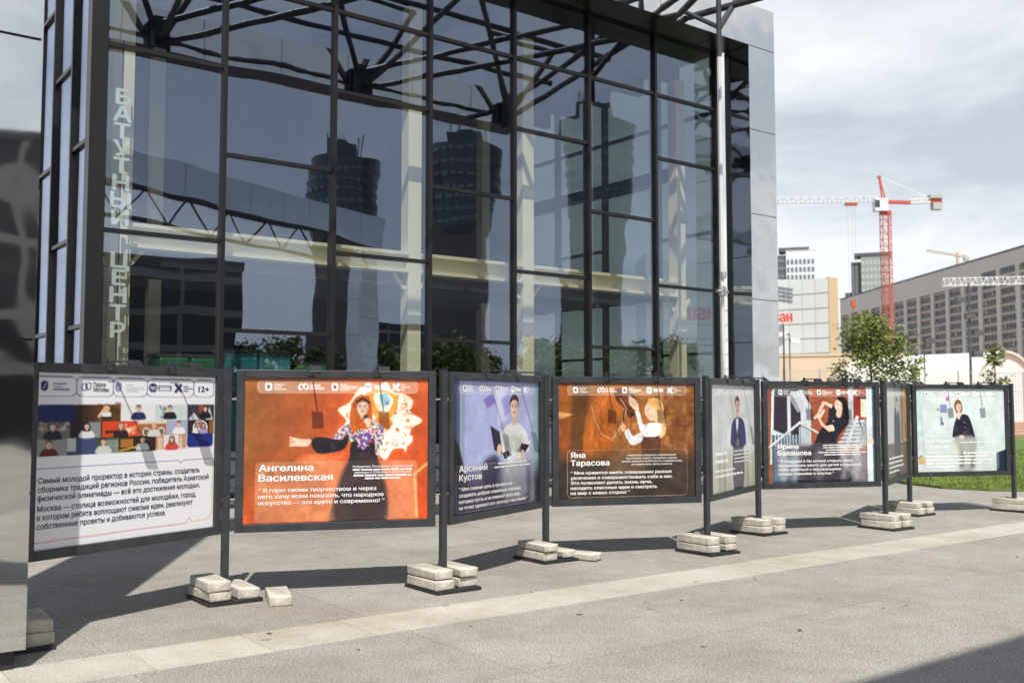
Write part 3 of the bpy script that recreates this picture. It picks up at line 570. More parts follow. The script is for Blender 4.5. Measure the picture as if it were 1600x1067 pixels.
def art_singer():
    A = Art(bg=(196, 84, 42)); A.hgrad(0, .7, (142, 90, 48), .95, 0); A.vgrad(.45, 1, (214, 82, 40), 0, .8); A.vgrad(0, .2, (196, 110, 60), .5, 0)
    for i in range(9): A.rect(.05 + i * .055, 0, .07 + i * .055, .5, (120, 80, 40), .12, 0, .03)
    A.hgrad(.6, .95, (226, 102, 52), 0, .75)
    for a in range(7): A.curve([(.35 + a * .045, .58), (.45 + a * .04, .52), (.52 + a * .02, .60), (.47 + a * .03, .585)], (244, 130, 80), .55, .01)
    gl = (255, 150, 60); P = []
    for i in range(22):                                  # big pale folk flower
        t = i / 22 * 2 * math.pi; r = .245 + .035 * math.cos(9 * t); P.append((.94 + r * math.cos(t) * 1.12, .30 + r * math.sin(t)))
    A.curve(P, (255, 120, 30), .8, .05); A.curve(P, (252, 240, 222))
    for i in range(16):
        t = i / 16 * 2 * math.pi + .2; A.ell(.94 + .215 * math.cos(t), .30 + .19 * math.sin(t), .03, .018, (240, 120, 60), .8, t); A.ell(.94 + .21 * math.cos(t), .30 + .185 * math.sin(t), .02, .011, (252, 236, 214), 1, t)
    A.curve([(.84, .12), (.95, .08), (1.06, .12), (1.07, .22), (.99, .30), (.90, .26)], (244, 160, 70)); A.curve([(.90, .12), (.97, .10), (1.04, .15), (1.0, .24), (.93, .22)], (250, 236, 214)); A.curve([(.94, .12), (1.0, .11), (1.02, .17), (.97, .2)], (150, 200, 214))
    A.curve([(.9, .3), (.97, .27), (1.04, .31), (1.0, .37), (.93, .37)], (240, 140, 60)); 
    for x, y in ((1.08, .37), (1.0, .46), (1.15, .30), (.92, .44), (1.12, .46)):
        for k in range(5): A.ell(x + .025 * math.cos(k * 1.257), y + .028 * math.sin(k * 1.257), .02, .016, (254, 248, 236), 1, k * 1.257)
        A.ell(x, y, .012, .012, (226, 150, 70))
    A.speck(.8, .1, 1.2, .55, [(226, 110, 50), (160, 60, 60), (250, 200, 150)], 46, .004, .011, .8)
    A.line([(1.3, .6), (1.2, .68), (1.22, .98)], .014, (255, 214, 120), .9, .01)
    # singer
    blk = (38, 32, 40)
    A.curve([(.74, .46), (.80, .38), (.90, .37), (.97, .42), (.93, .56), (1.0, 1.02), (.60, 1.02), (.72, .60)], blk)
    A.curve([(.70, .33), (.80, .30), (.90, .30), (.98, .36), (.96, .50), (.92, .54), (.90, .42), (.83, .50), (.76, .42), (.68, .47), (.58, .46)], (206, 186, 196))
    fl = [(96, 66, 140), (230, 226, 214), (186, 60, 70), (90, 130, 90), (240, 230, 230), (70, 60, 110)]
    A.speck(.56, .31, .80, .47, fl, 170, .005, .011, .9, [(.58, .46), (.68, .34), (.80, .30), (.80, .42), (.70, .47)]); A.speck(.80, .3, .98, .52, fl, 170, .005, .011, .9, [(.78, .34), (.9, .30), (.98, .36), (.96, .5), (.92, .53), (.88, .42), (.82, .49)])
    A.curve([(.46, .44), (.52, .41), (.66, .43), (.72, .40), (.70, .49), (.60, .52), (.50, .52)], blk); A.curve([(.80, .40), (.88, .40), (.84, .5)], (110, 80, 160)); A.speck(.79, .4, .88, .5, fl, 40, .004, .009, .9)
    A.curve([(.44, .47), (.46, .43), (.40, .425), (.34, .415), (.33, .43), (.36, .445), (.32, .46), (.38, .475)], SKIN)
    for i in range(4): A.line([(.37, .43 + i * .012), (.315, .412 + i * .019)], .011, SKIN)
    A.curve([(.74, .20), (.78, .13), (.86, .13), (.89, .22), (.88, .34), (.80, .36), (.75, .38), (.73, .30)], (196, 92, 34)); A.head(.82, .20, .052, (240, 204, 180), (170, 76, 30), 'none'); A.line([(.755, .2), (.755, .36)], .03, (206, 104, 40)); A.line([(.775, .17), (.82, .142), (.87, .17)], .013, (40, 34, 40))
    A.line([(.852, .285), (.862, .33)], .03, SKIN); A.ell(.846, .275, .019, .017, (50, 44, 50)); A.ell(.858, .30, .026, .022, SKIN)
    A.folds([(.74, .46), (.93, .46), (1.0, 1.0), (.60, 1.0)], 60, [(70, 58, 72), (20, 16, 22)], .5, .2); A.folds([(.5, .44), (.7, .43), (.7, .5), (.5, .52)], 30, [(74, 64, 76), (18, 14, 20)], .5, .05)
    A.rect(.08, .58, 1.22, .99, (236, 190, 150), .38, .03); A.vgrad(.6, .99, (214, 150, 100), .0, .35, .08, 1.22); A.curve([(.72, .58), (.94, .58), (.985, .99), (.63, .99)], (56, 44, 48), .85, .025); A.photo(.6); A.header(); A.grain(.006); return A
def art_books():
    A = Art(bg=(176, 182, 226)); A.hgrad(0, .16, (20, 34, 60), 1, .15); A.hgrad(1.1, 1.3, (130, 170, 160), 0, .8); A.hgrad(1.26, 1.3, (20, 50, 60), 0, .9); A.hgrad(.1, .16, (190, 200, 190), .7, 0)
    A.vgrad(0, .12, (110, 124, 190), .5, 0)
    for p, c in ((((.42, .15), (.54, .10), (.60, .17), (.48, .22)), (126, 112, 190)), (((.60, .1), (.76, .08), (.78, .3), (.64, .34)), (206, 212, 238)), (((.68, .14), (.80, .1), (.84, .24), (.74, .28)), (150, 150, 214))): A.poly(p, c, .9, .012)
    A.curve([(0, .5), (.06, .46), (.13, .6), (.2, .8), (.2, 1.02), (0, 1.02)], (24, 22, 30), 1, .02)
    A.curve([(.66, .44), (.76, .36), (.86, .33), (.98, .35), (1.08, .42), (1.13, .55), (1.05, .6), (1.04, .8), (.72, .8), (.73, .58), (.64, .58)], (226, 232, 232), 1, .004); A.curve([(.80, .45), (.9, .43), (.98, .46), (.97, .56), (.82, .56)], (206, 206, 196), .7, .02); A.curve([(.74, .5), (.78, .45), (.76, .75), (.73, .75)], (190, 198, 206), .8, .015)
    A.head(.885, .20, .078, (236, 204, 186), (52, 36, 36)); A.rect(.85, .28, .92, .35, (222, 186, 168))
    A.poly([(.52, .35), (.66, .40), (.70, .58), (.58, .54)], (34, 38, 66)); A.poly([(.66, .40), (.685, .41), (.72, .58), (.70, .58)], (220, 214, 206)); A.poly([(.70, .57), (.79, .55), (.83, .59), (.74, .62)], (36, 34, 44)); A.poly([(.93, .565), (1.0, .50), (1.13, .52), (1.05, .585)], (34, 32, 42)); A.poly([(1.0, .50), (1.04, .47), (1.15, .49), (1.13, .52)], (226, 222, 214))
    for x, y in ((.655, .54), (1.02, .60)):
        A.ell(x, y, .035, .045, (228, 190, 170)); 
        for k in range(4): A.line([(x - .02, y - .02 + k * .018), (x + .02, y - .028 + k * .018)], .012, (236, 200, 180))
    A.folds([(.72, .4), (1.08, .42), (1.04, .8), (.73, .8)], 60, [(180, 188, 198), (248, 250, 250)], .55, .14)
    A.vgrad(.62, .80, (40, 34, 56), 0, .88); A.rect(0, .8, 1.3, 1, (38, 32, 50), .9); A.curve([(.74, .66), (1.03, .66), (1.08, .92), (.72, .92)], (196, 204, 206), .6, .05); A.rect(1.13, .6, 1.22, .99, (170, 186, 176), .5, 0, .03); A.curve([(.4, .66), (.6, .58), (.66, .7), (.5, .9)], (30, 26, 44), .8, .04)
    A.outline(.05, .64, 1.18, .985, (230, 230, 240), .003, .55, .03); A.rect(.05, .64, 1.18, .985, (120, 110, 140), .18, .03); A.photo(.35); A.header(a=.22); A.grain(.006); return A
def art_horse():
    A = Art(bg=(150, 92, 44)); A.hgrad(0, .5, (176, 92, 34), .6, .2); A.hgrad(.9, 1.3, (120, 76, 44), .2, .75); A.speck(.9, .05, 1.3, .6, [(176, 120, 60), (96, 60, 36), (200, 150, 90), (120, 50, 30)], 130, .01, .045, .28); A.speck(.5, .05, .9, .6, [(220, 160, 90), (196, 130, 70)], 40, .02, .05, .25)
    A.poly([(.14, 0), (.30, 0), (.24, .62), (.10, .62)], (96, 60, 34), .85, .03); A.poly([(0, .25), (.14, .27), (.04, .31), (0, .31)], (240, 190, 120), .9, .01); A.rect(0, .3, .1, .62, (120, 60, 28), .6, 0, .04)
    A.curve([(.24, .66), (.26, .30), (.36, .12), (.50, .02), (.66, .04), (.60, .22), (.52, .40), (.46, .66)], (186, 98, 36), .95, .02); A.curve([(.32, .2), (.44, .06), (.52, .05), (.40, .25), (.30, .5)], (214, 128, 60), .5, .04)
    A.curve([(.52, .06), (.62, .04), (.71, .09), (.73, .20), (.70, .29), (.66, .30), (.62, .22), (.55, .16)], (96, 54, 34)); A.curve([(.6, .08), (.68, .12), (.68, .2), (.62, .16)], (130, 76, 46), .8, .02); A.ell(.695, .275, .024, .02, (60, 34, 26))
    A.line([(.58, .13), (.64, .22), (.62, .30), (.56, .42), (.5, .49), (.40, .44), (.34, .32), (.31, .2)], .007, (226, 190, 150), .9); A.line([(.56, .3), (.55, .44), (.63, .54), (.67, .44), (.69, .29)], .009, (120, 70, 40)); A.line([(.62, .24), (.61, .33)], .014, (70, 40, 26))
    A.curve([(.78, .50), (.80, .40), (.90, .36), (.98, .38), (.97, .5), (.94, .63), (.79, .63)], (96, 58, 40))
    A.curve([(.84, .16), (.92, .13), (.99, .18), (1.0, .28), (1.02, .42), (.96, .48), (.93, .36), (.88, .30)], (232, 186, 120)); A.speck(.90, .14, 1.02, .46, [(250, 220, 160), (196, 140, 80), (240, 200, 130)], 70, .005, .014, .7, [(.88, .14), (.98, .15), (1.02, .42), (.96, .47), (.92, .32)])
    A.curve([(.82, .20), (.87, .15), (.92, .18), (.93, .28), (.88, .33), (.83, .30), (.815, .26)], (238, 196, 166)); A.line([(.835, .235), (.855, .232)], .006, (100, 60, 50)); A.line([(.822, .295), (.84, .292)], .006, (176, 84, 76)); A.curve([(.84, .17), (.90, .13), (.97, .2), (.95, .3), (.91, .22)], (226, 178, 110))
    A.curve([(.72, .22), (.76, .24), (.80, .36), (.88, .345), (.97, .36), (.96, .45), (.86, .47), (.78, .44)], (238, 238, 240)); A.curve([(.62, .43), (.66, .40), (.70, .46), (.78, .43), (.79, .50), (.70, .54), (.65, .5)], (228, 226, 226)); A.curve([(.66, .17), (.70, .13), (.75, .18), (.755, .24), (.72, .235)], (240, 204, 176))
    for k in range(4): A.line([(.71, .18 - k * .012), (.665, .165 - k * .018)], .012, (240, 204, 176))
    A.ell(.605, .385, .022, .035, (232, 176, 136)); 
    for k in range(4): A.line([(.59, .365 + k * .014), (.625, .37 + k * .014)], .011, (226, 166, 124))
    A.folds([(.74, .26), (.97, .36), (.96, .46), (.78, .44)], 40, [(190, 186, 190), (255, 255, 255)], .55, .07); A.folds([(.3, .2), (.6, .06), (.5, .6), (.26, .6)], 40, [(226, 150, 80), (130, 66, 24)], .4, .2)
    A.vgrad(.54, .70, (62, 50, 42), 0, .93); A.rect(0, .70, 1.3, 1, (58, 50, 46), .95); A.curve([(.5, .6), (.8, .6), (.78, .78), (.48, .8)], (130, 100, 70), .5, .08)
    A.outline(.085, .58, 1.22, .985, (236, 214, 190), .003, .75, .035); A.photo(.8); A.header(a=.25); A.grain(.006); return A
def art_suit():
    A = Art(120, 92, (222, 226, 228)); A.vgrad(0, .3, (206, 212, 216), .6, 0)
    for x in (.08, .16, .2): A.line([(x, 0), (x + .06, .6)], .008, (176, 186, 176), .7)
    A.vgrad(.62, 1, (150, 146, 110), 0, .4)
    for x, c in ((.2, (120, 104, 60)), (.34, (90, 84, 50)), (.46, (190, 176, 110)), (.9, (150, 144, 80)), (1.02, (110, 100, 60)), (1.12, (200, 190, 120)), (1.2, (150, 160, 90))): A.rect(x, .66, x + .08, .99, c, .55, 0, .05)
    A.curve([(.56, .56), (.60, .38), (.70, .32), (.82, .31), (.93, .34), (1.0, .42), (1.02, .58), (.94, .62), (.92, .99), (.64, .99), (.64, .62)], (44, 50, 104)); A.poly([(.72, .33), (.80, .32), (.77, .5), (.73, .48)], (232, 234, 236)); A.curve([(.64, .62), (.94, .62), (.92, .99), (.65, .99)], (42, 34, 52)); A.head(.765, .20, .075, (226, 184, 160), (70, 50, 42)); A.ell(.76, .55, .05, .04, (226, 184, 160))
    A.folds([(.58, .4), (1.0, .42), (.94, .62), (.62, .62)], 50, [(72, 80, 140), (24, 28, 66)], .5, .12)
    A.rect(.08, .60, 1.22, .98, (200, 204, 200), .42, .03)
    A.photo(.3); A.header(a=.35)
    A.a = A.a * .97; return A
def art_stairs():
    A = Art(bg=(120, 110, 116)); A.rect(.48, 0, 1.3, .7, (158, 88, 60))
    for j in range(30):
        for i in range(20): A.rect(.48 + i * .045 + (j % 2) * .022, j * .022, .48 + i * .045 + (j % 2) * .022 + .04, j * .022 + .018, (int(150 + RNG.uniform(-25, 30)), int(82 + RNG.uniform(-18, 18)), int(58 + RNG.uniform(-12, 14))), .75)
    A.rect(0, 0, .05, 1, (140, 82, 56)); A.rect(.06, .03, .5, 1, (52, 46, 58)); A.poly([(.28, .05), (.42, .05), (.52, .2), (.52, .6), (.40, .6), (.40, .27), (.30, .18)], (196, 204, 210)); A.poly([(.3, .08), (.4, .26), (.36, .27), (.25, .1)], (150, 156, 164)); A.poly([(.06, .05), (.09, .02), (.06, .8), (.03, .8)], (214, 222, 226)); A.rect(.24, .1, .28, .6, (206, 214, 220)); A.poly([(.05, .44), (.36, .55), (.36, .60), (.05, .50)], (206, 216, 222)); A.rect(.05, .5, .36, .99, (70, 96, 112), .8)
    for i in range(9): A.rect(.09 + i * .035, .5, .10 + i * .035, .62, (206, 216, 222))
    for i in range(8): A.rect(.375 + i * .017, .42, .387 + i * .017, .62, (176, 186, 196))
    A.line([(.02, .63), (.385, .375), (.60, .48)], .024, (206, 210, 210)); A.line([(.02, .645), (.385, .395), (.60, .50)], .007, (90, 90, 96))
    A.rect(.98, .0, 1.04, .4, (196, 206, 214)); A.rect(1.04, .05, 1.16, .4, (150, 50, 36)); A.rect(1.13, .13, 1.2, .32, (230, 220, 200)); A.rect(1.08, .1, 1.2, .13, (70, 50, 48))
    A.poly([(.98, .36), (1.2, .34), (1.22, .62), (.86, .64)], (150, 156, 160))
    for i in range(7): A.poly([(1.02 - i * .032, .36 + i * .042), (1.17 - i * .012, .355 + i * .042), (1.16 - i * .012, .372 + i * .042), (1.0 - i * .032, .378 + i * .042)], (216, 222, 224)); 
    A.line([(1.09, .31), (.93, .66)], .04, (214, 220, 224)); A.line([(1.1, .34), (1.16, .5)], .012, (50, 50, 58))
    for i in range(8): A.rect(1.06 + i * .016, .42, 1.067 + i * .016, .66, (206, 212, 218), .8)
    A.rect(1.2, 0, 1.27, 1, (214, 222, 230)); A.rect(1.27, 0, 1.3, 1, (70, 90, 100)); A.rect(1.2, .55, 1.28, .60, (214, 206, 180))
    bk = (38, 34, 44)
    A.curve([(.84, .12), (.92, .10), (.97, .2), (.98, .36), (.92, .38), (.90, .3), (.88, .2)], (30, 26, 32)); A.curve([(.62, .47), (.72, .36), (.74, .23), (.80, .2), (.86, .29), (.95, .31), (.98, .38), (.90, .46), (.83, .58), (.90, .8), (.98, 1.0), (.36, 1.0), (.48, .72), (.56, .58)], bk)
    A.curve([(.82, .155), (.87, .13), (.905, .17), (.90, .25), (.85, .265), (.815, .22)], (238, 204, 184)); A.curve([(.84, .13), (.9, .115), (.93, .2), (.91, .25), (.895, .17)], (30, 26, 32)); A.line([(.838, .19), (.855, .188)], .006, (70, 40, 40)); A.line([(.83, .235), (.846, .238)], .007, (180, 70, 70)); A.curve([(.84, .25), (.9, .24), (.88, .32), (.83, .31)], (230, 190, 168))
    A.line([(.78, .21), (.68, .165), (.60, .30), (.565, .33)], .04, (236, 200, 178), w2=.024); A.line([(.75, .46), (.66, .40), (.615, .33), (.68, .25)], .04, (236, 200, 178), w2=.026); A.curve([(.70, .42), (.78, .4), (.80, .46), (.72, .46)], (236, 200, 178)); A.ell(.79, .36, .007, .007, (230, 226, 220))
    A.folds([(.62, .47), (.74, .26), (.95, .33), (.83, .58), (.95, .98), (.4, .98)], 60, [(72, 66, 80), (18, 15, 22)], .5, .16)
    A.rect(.08, .59, 1.18, .965, (150, 146, 156), .42, .0)
    for x, wd in ((.14, .1), (.28, .09), (.56, .12), (.86, .09), (1.02, .09)): A.curve([(x, .66), (x + wd, .66), (x + wd * .8, .95), (x + .01, .95)], (220, 226, 232), .4, .04)
    A.curve([(.5, .62), (.8, .62), (.86, .95), (.40, .95)], (44, 38, 48), .55, .03); A.photo(.5); A.header(a=.2); A.grain(.008); return A
def art_street():
    A = Art(80, 92, (176, 176, 176)); A.rect(0, 0, .5, 1, (206, 204, 200)); A.rect(1.0, 0, 1.3, 1, (196, 140, 70)); A.rect(.9, 0, 1.05, .6, (120, 110, 104)); A.rect(0, .62, 1.3, 1, (96, 84, 76), .85); A.curve([(.5, .3), (.7, .25), (.85, .4), (.8, 1), (.5, 1)], (70, 66, 74)); A.head(.66, .2, .07, SKIN, (60, 44, 40)); A.header(a=.3); return A
def art_office():
    A = Art(bg=(212, 226, 224)); A.hgrad(0, .16, (176, 206, 206), .8, 0); A.rect(0, 0, .05, .8, (196, 216, 212)); A.line([(.07, .2), (.1, .9)], .02, (176, 200, 196), .7, .01); A.vgrad(.6, 1, (206, 212, 206), 0, .7)
    for x, y, w_, h_, c in ((.435, .08, .05, .065, (196, 80, 160)), (.35, .19, .10, .10, (126, 130, 196)), (.30, .235, .04, .03, (150, 160, 60)), (.35, .34, .03, .1, (110, 110, 180)), (.365, .40, .03, .04, (150, 60, 140))): A.rect(x, y, x + w_, y + h_, c, .85, .004, .004)
    A.curve([(.52, .56), (.56, .40), (.63, .32), (.72, .31), (.78, .36), (.84, .54), (.84, .6), (.70, .60), (.55, .59)], (34, 36, 50)); A.curve([(.55, .58), (.84, .58), (.86, .78), (.82, .98), (.62, .98), (.60, .76)], (150, 144, 140), .8, .02); A.ell(.655, .585, .04, .025, (236, 204, 186))
    A.folds([(.55, .42), (.64, .32), (.78, .36), (.83, .58), (.55, .58)], 50, [(72, 74, 92), (18, 18, 28)], .5, .12)
    for y in (.41, .47, .53): A.ell(.70, y, .006, .006, (206, 206, 206))
    A.curve([(.555, .2), (.60, .13), (.66, .16), (.675, .25), (.64, .3), (.585, .29)], (140, 84, 46)); A.head(.622, .215, .05, (240, 208, 190), (140, 84, 46), 'none'); A.rect(.6, .29, .645, .33, (226, 190, 170)); A.poly([(.58, .32), (.62, .38), (.66, .315), (.65, .30), (.6, .3)], (236, 204, 186))
    A.line([(.56, .62), (.6, .75)], .03, (214, 200, 120), .8, .02); A.ell(.07, .86, .05, .05, (206, 176, 120)); A.line([(.02, .83), (.07, .8)], .01, (50, 46, 46)); A.poly([(1.16, .78), (1.3, .74), (1.3, 1), (1.16, 1)], (30, 44, 60)); A.rect(.62, .76, .68, .95, (40, 36, 40), .7, 0, .02); A.rect(.77, .76, .83, .95, (40, 36, 40), .7, 0, .02); A.rect(.1, .58, 1.2, .98, (186, 202, 200), .38, .03); A.header(a=.0)
    A.rect(.09, .02, 1.22, .105, (176, 190, 190), .55, .03); A.photo(.25); A.header(a=.12); return A
ARTS = [art_text, art_singer, art_books, art_horse, art_suit, art_stairs, art_street, art_office]
NB = (.644, .068); QB = (.787, .0432)
# body, size, x, first baseline, pitch, bold, align, widest line
def tx(name, nx, nw, cap, cx, cw, cy, cp, quote, qx, qw, ny=NB, qy=QB): return [(name, .064, nx, ny[0], ny[1], .03, 'L', nw), (cap, .021, cx, cy, cp, .014, 'C', cw), (quote, .037, qx, qy[0], qy[1], .024, 'L', qw)]
TEXTS = {1: tx('Ангелина\nВасилевская', .10, .515, 'Победитель Российской студенческой\n~1.0\nдирекции X Юбилейной Московской\n~.97\n~.62', .97, .43, .628, .0205, '“ Я горю своим творчеством и через\nнего хочу всем показать, что народное\nискусство — это круто и современно! ”', .10, .885),
 2: tx('Арсений\nКустов', .085, .39, '~.8\n~1.0', .86, .56, .655, .027, '“ Моя главная цель в профессии —\nсоздавать добрые семейные комедии,\nкоторые пусть и не изменят весь мир,\nно точно сделают его чуточку счастливее ”', .085, 1.02, (.685, .066), (.826, .046)),
 3: tx('Яна\nТарасова', .11, .365, 'Чемпионка городских соревнований\nпо конному спорту, плаванию и дзюдо,\nпризёр чемпионата России по современному\nмечевому бою, автор романов', .88, .585, .635, .0265, '“ Мне нравится иметь совершенно разные\nувлечения и совершенствовать себя в них.\nЭто позволяет делать жизнь ярче,\nнаходить классные идеи и смотреть\nна мир с новых сторон! ”', .11, .97),
 4: tx('~.9\n~1.0', .11, .36, '~.9\n~1.0\n~.95\n~.9', .88, .5, .64, .035, '~.7\n~1.0', .11, .8, (.66, .07), (.81, .05)),
 5: tx('Ирина\nБалашова', .115, .40, '~.8\n~.83\n~.68\n~1.0\n~.75', .895, .59, .618, .025, '“ В будущем я бы хотела открыть свою\nтанцевальную школу для детей и взрослых,\nчтобы делиться с окружающими\nсвоими знаниями и опытом ”', .115, 1.016),
 6: [('~1.0\n~.9\n~1.0\n~.7', .037, .12, .79, .05, .024, 'L', .9)],
 7: tx('Виктория\nГромова', .125, .375, '~1.0', .9, .55, .655, .03, '“ Моя цель — работать\n~1.75\n~1.85\n~1.55\n~.8', .125, .52, (.654, .064), (.787, .041)) + [('~1.0', .037, .665, .787, .041, .024, 'L', .45)],
 0: [('12+', .05, 1.155, .098, .05, .03, 'L', .09), ('Парки\nМосквы', .036, .36, .075, .029, .01, 'L', .105), ('Самый молодой проректор в истории страны, создатель\nсборника традиций регионов России, победитель Азиатской\nфизической олимпиады — всё это достижения молодых.', .044, .02, .628, .0495, .016, 'L', 1.235), ('Москва — столица возможностей для молодёжи, город,\nв котором ребята воплощают смелые идеи, реализуют\nсобственные проекты и добиваются успеха.', .044, .02, .785, .0495, .016, 'L', 1.13)]}
# ================================================================== display boards on posts
P1 = Vector((-2.51, 8.80, 0)); VA = Vector((1.87, .52, 0)); VB = Vector((1.01, 1.70, 0))
POSTS = [P1 - VB, P1]
for k in range(7): POSTS.append(POSTS[-1] + (VA if k % 2 == 0 else VB))
POSTS = POSTS[:9]
BOARD_LAB = ['white text board with a collage of portraits, beside the polished steel pier', 'orange poster board of a singer in a black dress', 'lilac poster board of a young man in a white shirt holding books', 'brown poster board of a fair-haired woman with a horse', 'pale poster board of a man in a blue suit', 'poster board of a dancer in black beside brick wall and white stairs', 'steeply angled grey street poster board between the dancer and mint boards', 'mint poster board of a woman in a black shirt, in front of the lawn']
ztop, zbot, HW = 2.0, .57, .905; RW = .07; zc = (ztop + zbot) / 2
def flood_lamp(parent, x, slant):
    c = MB(); c.box(x - .035, x + .035, -.034, .034, ztop - .01, ztop + .014); c.box(x - .035, x + .035, -.040, -.034, ztop - .05, ztop + .014); c.box(x - .012, x + .012, .0, .02, ztop + .014, ztop + .05)
    c.build('lamp_clamp', M_DARK, parent)
    MB().bar((x, .0, ztop + .03), (x + .02, -.28, ztop + .02), .016, sides=8).build('lamp_arm', M_DARK, parent)
    h = bpy.data.objects.new('lamp_head', None)
    b = MB(); b.box(-.05, .05, -.014, .014, -.042, .042)
    for k in range(5): b.box(-.043 + k * .02, -.037 + k * .02, -.024, -.014, -.036, .036)
    hd = b.build('lamp_head', M_DARK, parent, bevel=.004); hd.location = (x + .02, -.30, ztop - .005); hd.rotation_euler = (math.radians(-52), 0, math.radians(slant))
    g = MB().box(-.044, .044, .014, .017, -.036, .036).build('lamp_glass', M_LENS, hd)
def smudge(width, size, k):                          # a line of print too small to read: word-long dashes
    V = []; FF = []; x = 0.0
    while x < width - .2 * size * k:
        l_ = min(width - x, random.uniform(1.2, 4.5) * size * k); o_ = len(V); y1 = size * random.uniform(.46, .58)
        V += [(x, 0, 0), (x + l_, 0, 0), (x + l_, y1, 0), (x, y1, 0)]; FF.append((o_, o_ + 1, o_ + 2, o_ + 3)); x += l_ + .32 * size * k
    return V, FF
M_LENS = mat('lamp_lens', (.75, .74, .68), .15)
for i in range(8):
    a, b = POSTS[i], POSTS[i + 1]; d = b - a; mid = (a + b) / 2; rz = math.atan2(d.y, d.x)
    bd = empty('poster_board', mid, rz, BOARD_LAB[i], 'display board', 'poster boards in a zigzag row')
    HW = d.length / 2 - .075
    fr = MB()
    for sg_ in (-1, 1): fr.box(sg_ * HW - (RW if sg_ > 0 else 0), sg_ * HW + (RW if sg_ < 0 else 0), -.028, .028, zbot, ztop)
    for z0 in (zbot, ztop - RW): fr.box(-HW + RW, HW - RW, -.028, .028, z0, z0 + RW)
    fr.build('frame', M_DARK, bd, bevel=.004)
    MB().box(-HW + RW + .002, HW - RW - .002, .004, .016, zbot + RW + .002, ztop - RW - .002).build('back_panel', M_DARK, bd)
    art = ARTS[i](); sxx = (2 * HW - 2 * RW - .006) / PW; szz = (ztop - zbot - 2 * RW - .006) / PH
    pr = link_mesh('poster_print', art.mesh('poster_print'), bd, (0, -.004, zc), 0, (sxx, 1, szz))
    del art
    for body, size, x, y, pit, bold, al, tw in TEXTS[i]:
        rows_ = body.split('\n'); LN = [text_mesh(q, size * PH, 'LEFT', bold, 1.0, res=3) if q[0] != '~' else None for q in rows_]
        ref = max([max(v[0] for v in L_[0]) - min(v[0] for v in L_[0]) for L_ in LN if L_] or [1.0])
        LN = [L_ or smudge(float(q[1:]) * ref, size * PH, ref / (tw / 1.3 * PW)) for L_, q in zip(LN, rows_)]
        wid = [max(v[0] for v in V) - min(v[0] for v in V) for V, _ in LN]; kx = tw / 1.3 * PW / ref; VV = []; FV = []
        for j, (V, FF) in enumerate(LN):
            m0 = min(v[0] for v in V); o_ = len(VV); x0 = (x / 1.3 - .5) * PW - (wid[j] * kx / 2 if al == 'C' else 0)
            VV += [(x0 + (vx - m0) * kx, -.0022 - vz, (.5 - y - pit * j) * PH + vy) for vx, vy, vz in V]; FV += [tuple(q + o_ for q in f) for f in FF]
        me = bpy.data.meshes.new('lettering'); me.from_pydata(VV, [], FV); me.materials.append(M_TXN if i == 0 else M_TXW)
        link_mesh('lettering', me, pr)['kind'] = 'stuff'
    for x_ in (-.25, .35): flood_lamp(bd, x_, random.uniform(-8, 8))
    bo = []
    for sg_ in (-1, 1):
        for z_ in (.86, 1.74):
            m_ = MB(); m_.bar((sg_ * HW, 0, z_), (sg_ * (HW + .044), 0, z_), .014, sides=8); m_.bar((sg_ * (HW + .002), 0, z_), (sg_ * (HW + .012), 0, z_), .03, sides=6); m_.build('bolt', M_BOLT, bd)
PL = ['dark post at the end of the row behind the polished steel pier', 'dark post between the white text board and the orange board', 'dark post between the orange board and the lilac board', 'dark post between the lilac board and the brown horse board', 'dark post between the horse board and the blue suit board', 'dark post between the blue suit board and the dancer board', 'dark post between the dancer board and the steep grey board', 'dark post between the steep grey board and the mint board', 'dark post at the lawn end of the row, past the mint board']
BL = ['behind the polished steel pier', 'under the white text board', 'between the orange and lilac boards', 'between the lilac and horse boards', 'between the horse and blue suit boards', 'between the blue suit and dancer boards', 'between the dancer and steep grey boards', 'between the steep grey and mint boards', 'at the lawn end of the row']
def block_mesh(seed):
    r = random.Random(seed); b = MB(); l, w_, h = .25, .098, .042; n = [[r.uniform(-.006, .006) for _ in range(3)] for _ in range(8)]
    b.box(-l, l, -w_, w_, -h, h); b.v = [tuple(c + e for c, e in zip(v, q)) for v, q in zip(b.v, n)]; return b.mesh('concrete_block', M_BLOCK)
BMS = [block_mesh(i) for i in range(6)]
def block(x, y, z, rz, label, group, tilt=0):
    o = link_mesh('concrete_block', random.choice(BMS), None, (x, y, z), rz); o.rotation_euler.x = tilt; o.scale = (random.uniform(.94, 1.02), random.uniform(.95, 1.04), random.uniform(.92, 1.08))
    bv = o.modifiers.new('bevel', 'BEVEL'); bv.width = .012; bv.segments = 2
    tag(o, label, 'block', group); return o
for i, p in enumerate(POSTS):
    rt = empty('support_post', p, ANG, PL[i], 'post', 'posts carrying the poster boards')
    MB().box(-.029, .029, -.029, .029, .03, 2.01).build('tube', M_DARK, rt, bevel=.004); MB().box(-.031, .031, -.031, .031, 2.01, 2.02).build('cap', M_DARK, rt)
    MB().box(-.24, .24, -.28, .28, 0, .03).build('base_plate', M_PLATE, rt)
    lay = {1: ((0, 0), (0, 1), (1, 0)), 3: ((0, 0), (0, 1), (1, 0))}.get(i, ((0, 0), (0, 1), (1, 0), (1, 1)))
    for side, lev in lay:
        off = T * (-.135 if side == 0 else .135) * 1.0 + NRM * random.uniform(-.02, .03)
        which = 'upper' if lev else ('lower' if (side, 1) in lay else 'single')
        block(p.x + off.x, p.y + off.y, .03 + .043 + lev * .089, ANG - math.pi / 2 + random.uniform(-.05, .05), '%s concrete block, %s side, on post foot %s' % (which, 'pier' if side == 0 else 'lawn', BL[i]), 'concrete blocks weighting the post feet', random.uniform(-.02, .02))
